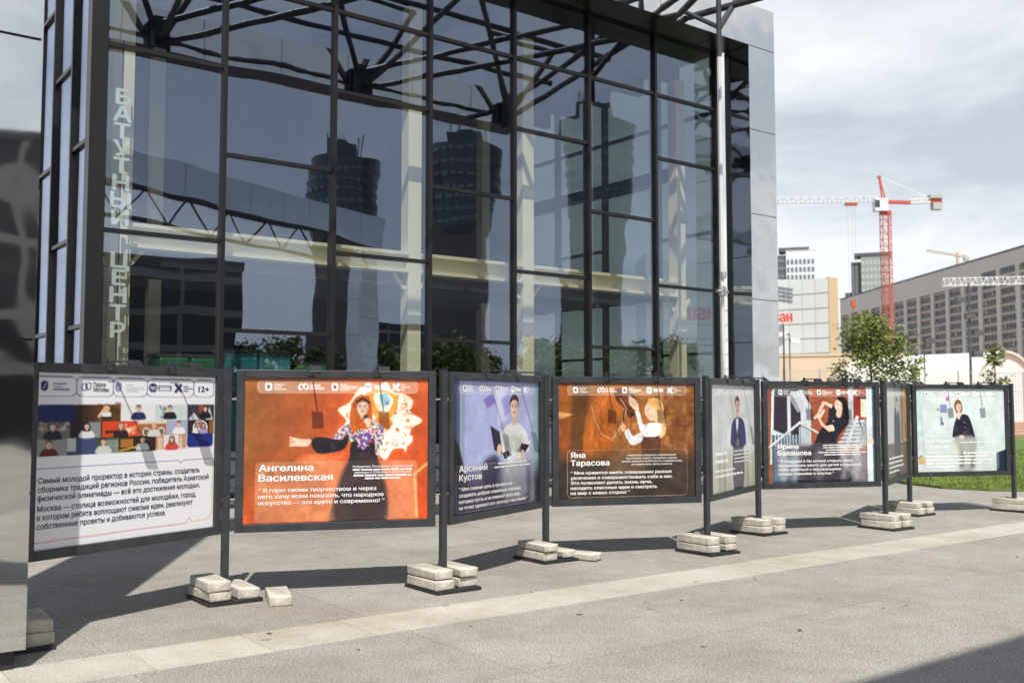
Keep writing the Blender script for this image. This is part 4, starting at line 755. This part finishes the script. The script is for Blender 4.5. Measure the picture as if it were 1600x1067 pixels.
q = at(446, 936, 8.9); block(-2.02, 8.72, .043, ANG - 1.9, 'broken concrete block lying loose on the paving near the orange board', None)
block(.73, 11.05, .043, ANG - 1.25, 'loose concrete block lying on the paving under the horse board', None)
# dry leaves and scraps on the paving
M_DRY = mat('dry_leaf', (.14, .085, .04), .9)
lf = MB(); lf.add([(-.03, 0, .002), (-.01, .014, .008), (.02, .012, .004), (.034, 0, .002), (.018, -.012, .007), (-.012, -.013, .003)], [(0, 1, 2, 3, 4, 5)]); lfm = lf.mesh('dry_leaf', M_DRY)
for k, (u, v) in enumerate([(735, 978), (637, 999), (560, 1015), (905, 960), (1010, 940), (1065, 938), (1180, 905), (1250, 985), (1480, 905), (1590, 870), (420, 990), (1100, 1010), (830, 925), (1380, 950), (760, 885)]):
    r_ = at(u, v, 1.0); t_ = EYE / (EYE - r_.z); o = link_mesh('dry_leaf', lfm, None, (r_.x * t_, r_.y * t_, .001), random.uniform(0, 6)); o.scale = [random.uniform(.5, 1.1)] * 3
    tag(o, 'small brown dry leaf lying on the open paving', 'leaf', 'dry leaves scattered on the paving')
# ================================================================== background
def facing(p):            # rotation that turns local -y towards the camera
    return math.atan2(p.y, p.x) - math.pi / 2
M_WHITEB = mat('white_facade_panels', (.62, .66, .66), .5, noise=.04, nscale=.08)
M_TAN = mat('tan_render', (.55, .42, .26), .8, noise=.05, nscale=.1)
M_CREAM = mat('cream_render', (.62, .50, .36), .8, noise=.06, nscale=.2)
M_WIN = mat('dark_window_glass', (.05, .056, .07), .12, .0, spec=.8)
M_WIN2 = mat('blue_grey_window_glass', (.16, .19, .22), .15, spec=.8)
M_RED = mat('red_sign', (.62, .05, .02), .5)
# shopping mall: concave white front with a tan end
mall = empty('shopping_mall', at(1260, 600, 186) * 1.0, 0, 'white curved shopping mall with red rooftop-high lettering and tan end wall', 'building'); mall.location.z = 0
MO = mall.location.copy()
pts = []
for i in range(15):
    t_ = i / 14; u = 1010 + (1297 - 1010) * t_; Yd = 178 + 16 * math.sin(math.pi * t_) * .6 + 6 * t_; p = at(u, 600, Yd); pts.append((p.x - MO.x, p.y - MO.y))
ztm = [1.7 + (630 - (404 + (436 - 404) * (i / 14) + 6 * math.sin(math.pi * i / 14))) / F * 186 for i in range(15)]
for i in range(14):
    (x0, y0), (x1, y1) = pts[i], pts[i + 1]
    b = MB(); d = Vector((x1 - x0, y1 - y0, 0)); l = d.length; d.normalize(); nn = Vector((d.y, -d.x, 0))
    b.add([(x0, y0, 0), (x1, y1, 0), (x1, y1 + 14, 0), (x0, y0 + 14, 0), (x0, y0, ztm[i]), (x1, y1, ztm[i + 1]), (x1, y1 + 14, ztm[i + 1]), (x0, y0 + 14, ztm[i])], [(0, 3, 2, 1), (4, 5, 6, 7), (0, 1, 5, 4), (1, 2, 6, 5), (2, 3, 7, 6), (3, 0, 4, 7)])
    b.build('wall_panel', M_WHITEB, mall)
sl = MB()
for i in range(14):
    (x0, y0), (x1, y1) = pts[i], pts[i + 1]; d = Vector((x1 - x0, y1 - y0, 0)).normalized(); nn = Vector((d.y, -d.x, 0)) * .06
    for k in range(1, 9):
        z_ = 2.8 * k; sl.bar((x0 + nn.x, y0 + nn.y, z_), (x1 + nn.x, y1 + nn.y, z_), .10)
    sl.bar((x0 + nn.x, y0 + nn.y, 0), (x0 + nn.x, y0 + nn.y, ztm[i] - .2), .08)
o = sl.build('panel_seams', mat('seam_grey', (.50, .53, .53), .7), mall); o['kind'] = 'stuff'
e0 = pts[-1]; b = MB(); b.add([(e0[0] + .05, e0[1] - .1, 0), (e0[0] + 2.2, e0[1] + 1.2, 0), (e0[0] + 2.2, e0[1] + 16, 0), (e0[0] + .05, e0[1] + 16, 0)] + [(e0[0] + .05, e0[1] - .1, ztm[-1] + .3), (e0[0] + 2.2, e0[1] + 1.2, ztm[-1] + .2), (e0[0] + 2.2, e0[1] + 16, ztm[-1]), (e0[0] + .05, e0[1] + 16, ztm[-1])], [(0, 3, 2, 1), (4, 5, 6, 7), (0, 1, 5, 4), (1, 2, 6, 5), (2, 3, 7, 6), (3, 0, 4, 7)]); b.build('end_wall', M_TAN, mall)
gr = MB()
for k in range(4):
    for i in range(5): p = at(1205 + i * 7.5, 448 + k * 6.2 + i * 1.2, 184.5); gr.box(p.x - MO.x - .38, p.x - MO.x + .38, p.y - MO.y - .2, p.y - MO.y + .6, p.z - .27, p.z + .27)
o = gr.build('louvre_grid', M_WIN2, mall); o['kind'] = 'stuff'
def sign_text(body, u, v, Yd, h, parent, org):
    V, FF = text_mesh(body, h * 1.35, 'CENTER', .03, .8, .12); p = at(u, v, Yd); me = bpy.data.meshes.new('sign_lettering'); me.from_pydata([(x + p.x - org.x, p.y - org.y - z_ - .4, y + p.z) for x, y, z_ in V], [], FF); me.materials.append(M_RED); link_mesh('sign_lettering', me, parent)
sign_text('ашан', 1215, 503, 183, 2.0, mall, MO); sign_text('ашан', 1085, 500, 181, 3.0, mall, MO)
# low cream building in front of the mall
def boxb(name, u0, u1, v0, Yd, dep, m, label, wins=None, mw=M_WIN, vb=628):
    c_ = at((u0 + u1) / 2, 600, Yd); r = empty(name, (c_.x, c_.y, 0), facing(c_), label, 'building'); hw = (u1 - u0) / 2 / F * c_.length; h = at((u0 + u1) / 2, v0, Yd).z
    MB().box(-hw, hw, 0, dep, 0, h).build('wall', m, r); MB().box(-hw - .15, hw + .15, -.15, dep + .15, h + .005, h + .35).build('parapet', m, r)
    if wins:
        nx, nz, z0, z1, fx, fz, name_w, joined = wins; J = MB()
        for i in range(nx):
            for j in range(nz):
                px = -hw + 2 * hw * (i + .5) / nx; pz = z0 + (z1 - z0) * (j + .5) / nz; wx = hw / nx * fx; wz = (z1 - z0) / nz / 2 * fz
                if joined: J.box(px - wx, px + wx, -.12, .1, pz - wz, pz + wz)
                else: MB().box(px - wx, px + wx, -.08, .1, pz - wz, pz + wz).build(name_w, mw, r)
        if joined: o = J.build('windows', mw, r); o['kind'] = 'stuff'
    return r, hw, h
boxb('low_building', 1219, 1400, 556, 150, 12, M_CREAM, 'low cream building in front of the white mall', (9, 1, 1.2, 4.2, .5, .6, 'window', False))
# two tower blocks
M_TW = mat('white_tower_grid', (.70, .72, .74), .6); M_TG = mat('grey_green_tower', (.30, .33, .31), .6); M_TD = mat('dark_tower_cladding', (.10, .105, .12), .5)
r, hw, h = boxb('tower_block', 1233, 1275, 392, 560, 18, M_TW, 'white gridded tower block rising behind the mall', (7, 10, 40, 84, .62, .62, 'window', True), M_WIN2)
MB().box(-hw - 5.5, -hw - .1, 2, 18, 0, h - 2).build('side_wing', M_TD, r); MB().box(-hw - 4, hw - 3, 3, 16, h + .4, h + 2.6).build('roof_screen', M_TD, r)
J = MB()
for j in range(9): J.box(-hw - 5.3, -hw - .4, 1.8, 2.1, h - 6 - j * 4.4, h - 4 - j * 4.4)
J.build('side_windows', M_WIN2, r)['kind'] = 'stuff'
r, hw, h = boxb('tower_block', 1352, 1392, 400, 620, 20, M_TG, 'grey green tower block behind the red crane', (7, 12, 40, 92, .66, .6, 'window', True), mat('pale_window_glass', (.42, .47, .44), .2))
MB().box(-hw - 6, -hw - .1, 3, 18, 0, h - 3).build('side_wing', M_TD, r); MB().box(-hw - 10, -hw - 6.1, 6, 18, 0, h - 22).build('low_wing', M_TD, r); MB().box(-hw - 4, hw + 1, -.6, 16, h + .4, h + 2.2).build('roof_screen', M_TD, r)
# long apartment building on the right
A_ = Vector((163, 492, 0)); B_ = Vector((169, 285, 0)); dl = (B_ - A_).length
ap = empty('apartment_building', A_, math.atan2(B_.y - A_.y, B_.x - A_.x), 'long brown apartment building with rows of dark loggias right of the red crane', 'building')
M_BR = mat('brown_grey_cladding', (.64, .58, .53), .7, noise=.05, nscale=.05); M_PIER = mat('brown_pier', (.50, .40, .34), .7)
HT = 53.0; MB().box(0, dl, .8, 18, 0, HT - 8.2).build('wall_core', M_PIER, ap); MB().box(-.4, dl, 0, 18, HT - 8.1, HT).build('upper_wall', M_BR, ap); MB().box(-.6, dl, -.25, 18.2, HT + .01, HT + .6).build('coping', M_TD, ap)
PIT = 12.6; nc = int(dl // PIT); wme = MB().box(-4.6, 4.6, -.12, .12, -1.02, 1.02).mesh('window', M_WIN); 
fme = MB(); 
for x in (-2.3, 0.2, 2.4): fme.box(x - .12, x + .12, -.26, -.13, -1.02, 1.02)
fme.box(-4.6, 4.6, -.30, -.13, -1.02, -.55); fme = fme.mesh('frame', mat('loggia_frame', (.20, .19, .19), .6))
shp = [MB().box(-.5, .5, -.2, -.13, -.5, 1.0).mesh('blind', mat('pale_blind', (.5, .48, .45), .8))]
for i in range(nc + 1):
    MB().box(i * PIT - 1.35 if i else 0, min(dl, i * PIT + 1.35), -.15, .79, 0, HT - 8.15).build('pier', M_BR, ap)
    if i == nc: break
    for j in range(12):
        z_ = HT - 10.2 - j * 3.05
        wo = link_mesh('window', wme, ap, (i * PIT + PIT / 2, .66, z_)); link_mesh('frame', fme, wo)
        if random.random() < .5: link_mesh('blind', shp[0], wo, (random.choice((-3.3, -1.0, 1.4, 3.5)), 0, 0))
        if j: MB().box(i * PIT + 1.4, (i + 1) * PIT - 1.4, .2, .79, z_ + 1.06, z_ + 1.98).build('spandrel', M_PIER, ap)
    if nc - 5 <= i:  # an extra storey on the near end
        z_ = HT - 7.0 + 0; wo = link_mesh('window', wme, ap, (i * PIT + PIT / 2, -.13, HT - 6.2)); link_mesh('frame', fme, wo)
# arched hangar
hc = at(1572, 600, 92); hg = empty('arched_hangar', (hc.x, hc.y, 0), 0, 'white arched fabric hangar in front of the apartment building', 'building')
M_FAB = mat('cream_fabric_roof', (.76, .74, .67), .7); M_FABW = mat('white_fabric_end', (.80, .82, .82), .6)
def arch(rw, hh, n=18): return [(rw * math.cos(math.pi * k / n), hh * math.sin(math.pi * k / n) ** .85 + 1.6) for k in range(n + 1)]
a_ = arch(6.2, 4.9); vs = []; fs = []
ax = Vector((-.62, .78, 0)); cr = Vector((.78, .62, 0))
for q_ in (0, 1):
    for x, z in a_: p = cr * x + ax * (14 * q_); vs.append((p.x, p.y, z))
n_ = len(a_); fs = [(i, i + 1, n_ + i + 1, n_ + i) for i in range(n_ - 1)]
b = MB(); b.add(vs, fs); ob = b.build('roof', M_FAB, hg); so = ob.modifiers.new('solid', 'SOLIDIFY'); so.thickness = .12
b = MB(); b.add([(cr * x * .97 + ax * .1)[:2] + ((z - .05),) if False else ((cr * x * .97 + ax * .15).x, (cr * x * .97 + ax * .15).y, z - .08) for x, z in a_] + [((cr * 6.0 * s_ + ax * .15).x, (cr * 6.0 * s_ + ax * .15).y, 0) for s_ in (-1, 1)], [tuple(range(n_)) + (n_, n_ + 1)]); b.build('end_wall', M_FABW, hg)
b = MB(); p0 = cr * -6.2; p1 = cr * -6.2 + ax * 14; b.add([(p0.x, p0.y, 0), (p1.x, p1.y, 0), (p1.x, p1.y, 1.6), (p0.x, p0.y, 1.6)], [(0, 1, 2, 3)]); ob = b.build('side_wall', mat('grey_fabric_side', (.33, .31, .30), .7), hg); so = ob.modifiers.new('solid', 'SOLIDIFY'); so.thickness = .1
b = MB()
for i, (x, z) in enumerate(a_[:-1]): p = cr * x + ax * -.06; q = cr * a_[i + 1][0] + ax * -.06; b.bar((p.x, p.y, z), (q.x, q.y, a_[i + 1][1]), .22)
b.build('front_rim', M_FAB, hg)
# fence of pale posts with wires, one thing
fn = empty('mesh_fence', at(1400, 600, 62) * 1.0, 0, 'pale post and wire sports fence in front of the cream building', 'fence'); fn.location.z = 0; fo = fn.location
M_FP = mat('galvanised_post', (.52, .53, .55), .5, .3)
fpts = [Vector((15.0 + i * 2.2, 55 + i * .6, 0)) for i in range(18)]
for p in fpts: MB().bar((p.x - fo.x, p.y - fo.y, 0), (p.x - fo.x, p.y - fo.y, 3.6), .11, sides=8).build('fence_post', M_FP, fn)
for a, b_ in zip(fpts[:-1], fpts[1:]):
    w_ = MB()
    for z_ in (.1, 1.2, 2.4, 3.5): w_.bar((a.x - fo.x, a.y - fo.y, z_), (b_.x - fo.x, b_.y - fo.y, z_), .035)
    for k in range(1, 12): q = a.lerp(b_, k / 12); w_.bar((q.x - fo.x, q.y - fo.y, .1), (q.x - fo.x, q.y - fo.y, 3.5), .018)
    w_.build('mesh_panel', M_FP, fn)['kind'] = 'stuff'
# cranes
M_CR = mat('red_crane_paint', (.50, .09, .05), .5); M_CW = mat('white_crane_paint', (.72, .74, .74), .5); M_CG = mat('grey_concrete', (.42, .43, .40), .8); M_CY = mat('yellow_crane_paint', (.56, .47, .33), .5)
def lattice(mb, p0, p1, wd, n, th, up=Vector((0, 0, 1)), tri=False):
    p0, p1 = Vector(p0), Vector(p1); d = (p1 - p0).normalized(); a = d.cross(up if abs(d.dot(up)) < .9 else Vector((1, 0, 0))).normalized(); b = a.cross(d)
    cs = [(a + b) * wd / 2, (a - b) * wd / 2, (-a - b) * wd / 2, (-a + b) * wd / 2] if not tri else [a * wd / 2, -a * wd / 2, b * wd * .9]
    for c_ in cs: mb.bar(p0 + c_, p1 + c_, th)
    m = len(cs)
    for k in range(n):
        q0, q1 = p0.lerp(p1, k / n), p0.lerp(p1, (k + 1) / n)
        for i in range(m):
            x, y = (cs[i], cs[(i + 1) % m]) if k % 2 else (cs[(i + 1) % m], cs[i]); mb.bar(q0 + x, q1 + y, th * .6); mb.bar(q1 + cs[i], q1 + cs[(i + 1) % m], th * .6)
cb = at(1390, 620, 215); cr_ = empty('tower_crane', (cb.x, cb.y, 0), 0, 'red tower crane with white jib behind the tree', 'crane')
zt = at(1390, 333, 215).z; zj = at(1390, 316, 215).z; za = at(1384, 277, 215).z
b = MB(); lattice(b, (0, 0, 0), (0, 0, zt), 1.8, 30, .13); b.build('mast', M_CR, cr_); MB().bar((.2, -1.1, 0), (.2, -1.1, zt), .26).build('ladder', M_CR, cr_)
b = MB(); b.bar((-1.2, 0, zt), (1.2, 0, zt), .9); b.bar((-.2, 0, zt), (-1.2, 0, za), .28); b.bar((.8, 0, zt), (-1.1, 0, za), .24); b.bar((-1.5, 0, za), (-.8, 0, za), .5); b.build('tower_head', M_CR, cr_)
MB().box(-2.6, .2, -1.3, .6, zt + .3, zt + 3.0).build('cab', M_CW, cr_); MB().box(-2.65, -1.6, -1.34, -1.29, zt + 1.0, zt + 2.6).build('cab_window', M_WIN, cr_)
b = MB(); b.bar((.6, 0, zj), (5.5, 0, zj - .1), .7); b.bar((9.6, 0, zj + .3), (12.3, 0, zj + .35), .9); b.build('counter_jib', M_CR, cr_)
b = MB(); lattice(b, (5.4, 0, zj + .1), (9.7, 0, zj + .3), .8, 4, .2); b.bar((-1.0, 0, za), (9.0, 0, zj + 1.2), .14); b.build('tie_bar', M_CW, cr_)
MB().box(9.6, 12.2, -.9, .9, zj + .75, zj + 1.5).box(10.2, 12.2, -.8, .8, zj - 1.7, zj - .2).build('counterweight', M_CG, cr_)
b = MB(); lattice(b, (-1.5, 0, zj), (-31, 0, zj - 0.3), 1.3, 30, .11, tri=True); b.build('jib', mat('pale_jib_paint', (.66, .69, .71), .6), cr_)
b = MB(); b.box(-8.7, -6.2, -.5, .5, zj - .75, zj - .25); b.build('trolley', M_CR, cr_); b = MB()
for x in (-8.2, -7.3, -6.6): b.bar((x, 0, zj - .7), (x, 0, 24), .05)
b.build('hoist_rope', M_CG, cr_); MB().box(-7.9, -6.9, -.3, .3, 22.6, 24.0).bar((-7.4, 0, 21.6), (-7.4, 0, 22.6), .2).build('hook_block', M_CR, cr_)
c2 = at(1502, 600, 640); cc = empty('tower_crane', (c2.x, c2.y, 0), 0, 'tiny distant yellowish crane above the apartment roof', 'crane'); z2 = at(1502, 402, 640).z
MB().bar((0, 0, 0), (0, 0, z2 + 3), 1.4).build('mast', M_CY, cc); b = MB(); lattice(b, (6, 0, z2 - .5), (-20, 0, z2 + 4), 1.6, 12, .3, tri=True); b.build('jib', M_CY, cc); MB().box(4, 7, -1, 1, z2 - 2.5, z2).build('counterweight', M_CG, cc)
c3 = at(1700, 620, 150); cc = empty('tower_crane', (c3.x, c3.y, 0), 0, 'white lattice crane jib reaching in front of the apartment building', 'crane'); z3 = at(1600, 441, 150).z
b = MB(); lattice(b, (0, 0, 0), (0, 0, z3), 1.8, 14, .2); b.build('mast', M_CW, cc); b = MB(); lattice(b, (0, 0, z3), (-21.3, 0, z3 - .55), 1.25, 26, .10, tri=True); b.build('jib', M_CW, cc)
# lamp posts and floodlight pole
def pole(u, vt, Yd, label, wd=.14, heads=()):
    p = at(u, 620, Yd); h = at(u, vt, Yd).z; r = empty('lamp_post', (p.x, p.y, 0), 0, label, 'lamp post'); MB().bar((0, 0, 0), (0, 0, h), wd, sides=10, taper=.6).build('pole', M_TD, r); MB().bar((0, 0, 0), (0, 0, .25), wd * 2, sides=10).build('base', M_TD, r)
    for dx, dz, m in heads:
        MB().box(min(0, dx) - .02, max(0, dx) + .02, -.05, .05, h - dz - .03, h - dz + .03).build('bracket', M_TD, r); MB().box(dx - .28, dx + .28, -.25, .1, h - dz - .16, h - dz + .14).build('lamp_head', m, r)
pole(1518, 443, 60, 'tall dark floodlight pole in front of the white hangar', .2, ((-.55, 1.0, M_TD), (.0, 2.0, M_TD), (.45, 3.0, M_TD), (.4, 4.3, M_TD)))
pole(1446, 530, 62, 'slim dark lamp post beside the leafy tree and hangar', .12, ((.3, .1, M_TD),))
pole(1226, 506, 48, 'dark lamp post beside the polished steel pier', .13); pole(1235, 520, 62, 'pale-headed lamp post in front of the cream building', .12, ((-.55, .1, M_CW), (.3, .5, M_CW)))
# trees
M_BARK = mat('tree_bark', (.16, .13, .10), .9, noise=.3, nscale=6)
M_LEAF = [mat('leaf_green', (.075, .12, .022), .6, noise=.45, nscale=1.5, col2=(.14, .19, .04)), mat('leaf_yellow_green', (.12, .165, .03), .6, noise=.4, nscale=1.5, col2=(.19, .23, .055))]
def tree(p, h, rad, label, seed, leaves=5200, leaf=.11, ml=0, low=.22, group=None):
    R_ = random.Random(seed); r = empty('leafy_tree', p, R_.uniform(0, 6), label, 'tree', group); tb = MB(); tips = []
    tb.bar((0, 0, 0), (0, 0, h * .5), h * .022, sides=8, taper=.75); tb.bar((0, 0, h * .5), (R_.uniform(-.1, .1), 0, h * .93), h * .016, sides=8, taper=.25)
    for k in range(26):
        z0 = h * R_.uniform(low, .88); a = R_.uniform(0, 6.283); f_ = 1 - abs((z0 / h - low) / (1 - low) - .3) * 1.05; L_ = rad * max(.2, f_) * R_.uniform(.6, 1.08); e = Vector((math.cos(a) * L_, math.sin(a) * L_, z0 + L_ * R_.uniform(.25, .8))); tb.bar((0, 0, z0), e, h * .009, sides=5, taper=.3)
        tips.append((Vector((0, 0, z0)), e, R_.uniform(.16, .34) * rad))
    tb.build('trunk', M_BARK, r); v = []; f = []
    for k in range(leaves):
        a, e, s_ = R_.choice(tips); t_ = R_.uniform(.35, 1.08); c_ = a.lerp(e, t_) + Vector([max(-1.6, min(1.6, R_.gauss(0, 1))) * s_ * q9 for q9 in (.85, .85, .7)])
        u_ = Vector((R_.gauss(0, 1), R_.gauss(0, 1), R_.gauss(0, .6))).normalized(); w_ = u_.cross(Vector((R_.gauss(0, 1), R_.gauss(0, 1), R_.gauss(0, 1)))).normalized(); q_ = leaf * R_.uniform(.6, 1.3); i = len(v)
        v += [tuple(c_ - u_ * q_), tuple(c_ + w_ * q_ * .55), tuple(c_ + u_ * q_), tuple(c_ - w_ * q_ * .55)]; f.append((i, i + 1, i + 2, i + 3))
    me = bpy.data.meshes.new('crown'); me.from_pydata(v, [], f); me.materials.append(M_LEAF[ml]); link_mesh('crown', me, r)
tp = at(1362, 620, 44); tree((tp.x, tp.y, 0), at(1362, 484, 44).z, 1.75, 'leafy green tree in front of the red crane', 3, 4300, .095, 1)
tp = at(1556, 620, 50); tree((tp.x, tp.y, 0), at(1556, 530, 50).z, .75, 'thin young tree in front of the white hangar', 5, 900, .09, 1)
tp = at(1432, 620, 46); tree((tp.x, tp.y, 0), at(1432, 548, 46).z, .7, 'small sapling between the leafy tree and the floodlight pole', 8, 700, .09, 1)
tp = at(1312, 620, 46); tree((tp.x, tp.y, 0), at(1312, 556, 46).z, .8, 'small sapling on the mall side of the leafy tree', 9, 700, .09, 1)
# things mirrored in the facade: three flared towers and plaza trees
M_TWB = mat('tower_brick', (.17, .155, .15), .8, noise=.1, nscale=.1); M_TWC = mat('tower_crown_cladding', (.10, .115, .13), .35, .2)
def flared(p, wd, label, seed):
    h = p[2]; p = Vector((p[0], p[1], 0)); a = math.atan2(p.y, p.x); r = empty('flared_tower', p, a + math.pi / 2, label, 'tower', 'flared residential towers mirrored in the glass')
    hw = wd / 2; zc_ = h * .66; b = MB(); b.prism([(-hw * .70, -hw * .70), (hw * .70, -hw * .70), (hw * .70, hw * .70), (-hw * .70, hw * .70)], 0, zc_); b.build('shaft', M_TWB, r)
    b = MB(); n = 28; vs = []
    for z_, k in ((zc_ - 2, .80), (zc_, .86), (zc_ + (h - zc_) * .45, .90), (h - 4, 1.0), (h - 3.2, 1.0), (h - 3.1, .93)): vs += [(hw * k * math.cos(6.2832 * i / n), hw * k * math.sin(6.2832 * i / n), z_) for i in range(n)]
    b.add(vs, [(j * n + i, j * n + (i + 1) % n, (j + 1) * n + (i + 1) % n, (j + 1) * n + i) for j in range(5) for i in range(n)] + [tuple(range(5 * n, 6 * n)), tuple(range(n))[::-1]]); b.build('crown', M_TWC, r)
    MB().box(-hw * .2, hw * .14, -hw * .95, hw * .3, zc_, h + 2.5).build('lift_core', M_TWB, r); MB().box(-hw * .45, hw * .4, -.5 * hw, .5 * hw, h - 3, h + 1.5).build('roof_plant', M_TWC, r)
    J = MB(); fl = int(zc_ / 3.1)
    for j in range(1, fl):
        for i in range(9):
            x = -hw * .62 + hw * 1.24 * i / 8
            for sy in (-1,): J.box(x - .62, x + .62, sy * hw * .70 - .12, sy * hw * .70 + .12, j * 3.1 - .1, j * 3.1 + 1.5)
            J.box(-hw * .70 - .12, -hw * .70 + .12, x - .62, x + .62, j * 3.1 - .1, j * 3.1 + 1.5)
    J.build('windows', M_WIN, r)['kind'] = 'stuff'
    J = MB()
    for j in range(int((h - zc_) / 3.1) - 1):
        z_ = zc_ + 1.5 + j * 3.1; k = .82 + .17 * (j * 3.1) / (h - zc_)
        for i in range(n):
            an = 6.2832 * (i + .5) / n; x, y = hw * k * math.cos(an), hw * k * math.sin(an); tx, ty = -math.sin(an) * .75, math.cos(an) * .75; J.bar((x - tx, y - ty, z_), (x + tx, y + ty, z_), .9)
    J.build('crown_windows', M_WIN2, r)['kind'] = 'stuff'
    b = MB()
    for k in range(5): x, y = random.uniform(-hw * .6, hw * .6), random.uniform(-hw * .5, hw * .5); b.bar((x, y, h - 3), (x, y, h + random.uniform(3, 7)), .25)
    b.build('antenna', M_TRUSS, r)['kind'] = 'stuff'
flared((221.7, -92.1, 69.5), 19.5, 'flared dark tower mirrored in the glass below the angled steel portal', 1); flared((230.8, -60.4, 73), 20.5, 'flared dark tower mirrored between the two cream columns', 2); flared((237.3, -25.2, 78), 20.0, 'tallest looking flared tower mirrored in the right half of the glass', 3)
def rf(u, v, R_):
    """ground position and height of a thing whose mirror image shows at pixel (u,v), R_ metres from the glass"""
    d = at(u, v, 1.0) - Vector((0, 0, EYE)); tt = -15.80 / d.dot(NRM); hit = d * tt; r_ = d - 2 * d.dot(NRM) * NRM; r_ = r_ / math.hypot(r_.x, r_.y); q = hit + r_ * R_; return Vector((q.x, q.y, 0)), q.z + EYE
M_OFG = mat('dark_office_glass', (.028, .03, .036), .25, spec=.5); M_OFB = mat('pale_floor_band', (.30, .29, .27), .7)
def office(u0, u1, v, R_, label, dep=16):
    a, h = rf(u0, v, R_); b, _h = rf(u1, v, R_); c = (a + b) / 2; L_ = (b - a).length / 2; r = empty('office_block', c, math.atan2((b - a).y, (b - a).x), label, 'building')
    MB().box(-L_, L_, 0, dep, 0, h).build('glass_volume', M_OFG, r); MB().box(-L_ - .2, L_ + .2, -.2, dep + .2, h + .01, h + .7).build('parapet', M_TRUSS, r)
    for k in range(int(h // 3.4)): [MB().box(-L_, L_, y0, y1, 2.6 + k * 3.4, 3.3 + k * 3.4).build('floor_band', M_OFB, r) for y0, y1 in ((-.15, -.002), (dep + .002, dep + .15))]
    for k in range(int(L_ * 2 / 5)):
        for y0, y1 in ((-.2, -.152), (dep + .152, dep + .2)): MB().box(-L_ + k * 5 + 1.3, -L_ + k * 5 + 1.7, y0, y1, 0, h).build('fin', M_OFB, r)
office(-330, 60, 350, 75, 'dark glass office block mirrored in the polished steel pier'); office(80, 345, 440, 95, 'lower dark office block mirrored in the first bays of the glass'); 
office(560, 660, 520, 210, 'distant dark slab block mirrored between the first two towers', 14)
for k, (u, R_, h_) in enumerate([(395, 92, 8.5), (450, 100, 9.5), (505, 95, 8), (600, 105, 9), (700, 98, 8), (760, 110, 9), (850, 96, 10), (905, 108, 9), (985, 95, 9.5), (1050, 104, 10), (1100, 98, 9)]):
    p, _z = rf(u, 540, R_); tree(p, h_, h_ * .33, (['leafy tree at the office end of the row across the plaza']+['leafy tree within the row across the plaza, mirrored low in the glass']*9+['leafy tree at the mall end of the row across the plaza'])[k], 40 + k, 1700, .34, k % 2, group='row of trees across the plaza')
k = 0
for s_, y_, h_ in ((14.5, -13.0, 3.6), (18.0, -17.0, 4.4), (21.0, -14.0, 4.0), (26, -20, 5.0), (30, -24, 5.5), (36, -22, 5.6)):
    p = fw(s_, y_); tree((p.x, p.y, 0), h_, h_ * .3, ['young tree planted nearest the free end of the steel portal', 'young tree second from the free end of the steel portal', 'young tree third from the steel portal on the plaza', 'young tree on the far plaza, before the two tallest ones', 'taller young tree on the far plaza beside the tallest', 'tallest young tree, outermost on the far plaza'][k], 20 + k, 1500, .12, k % 2, group='young trees on the plaza'); k += 1
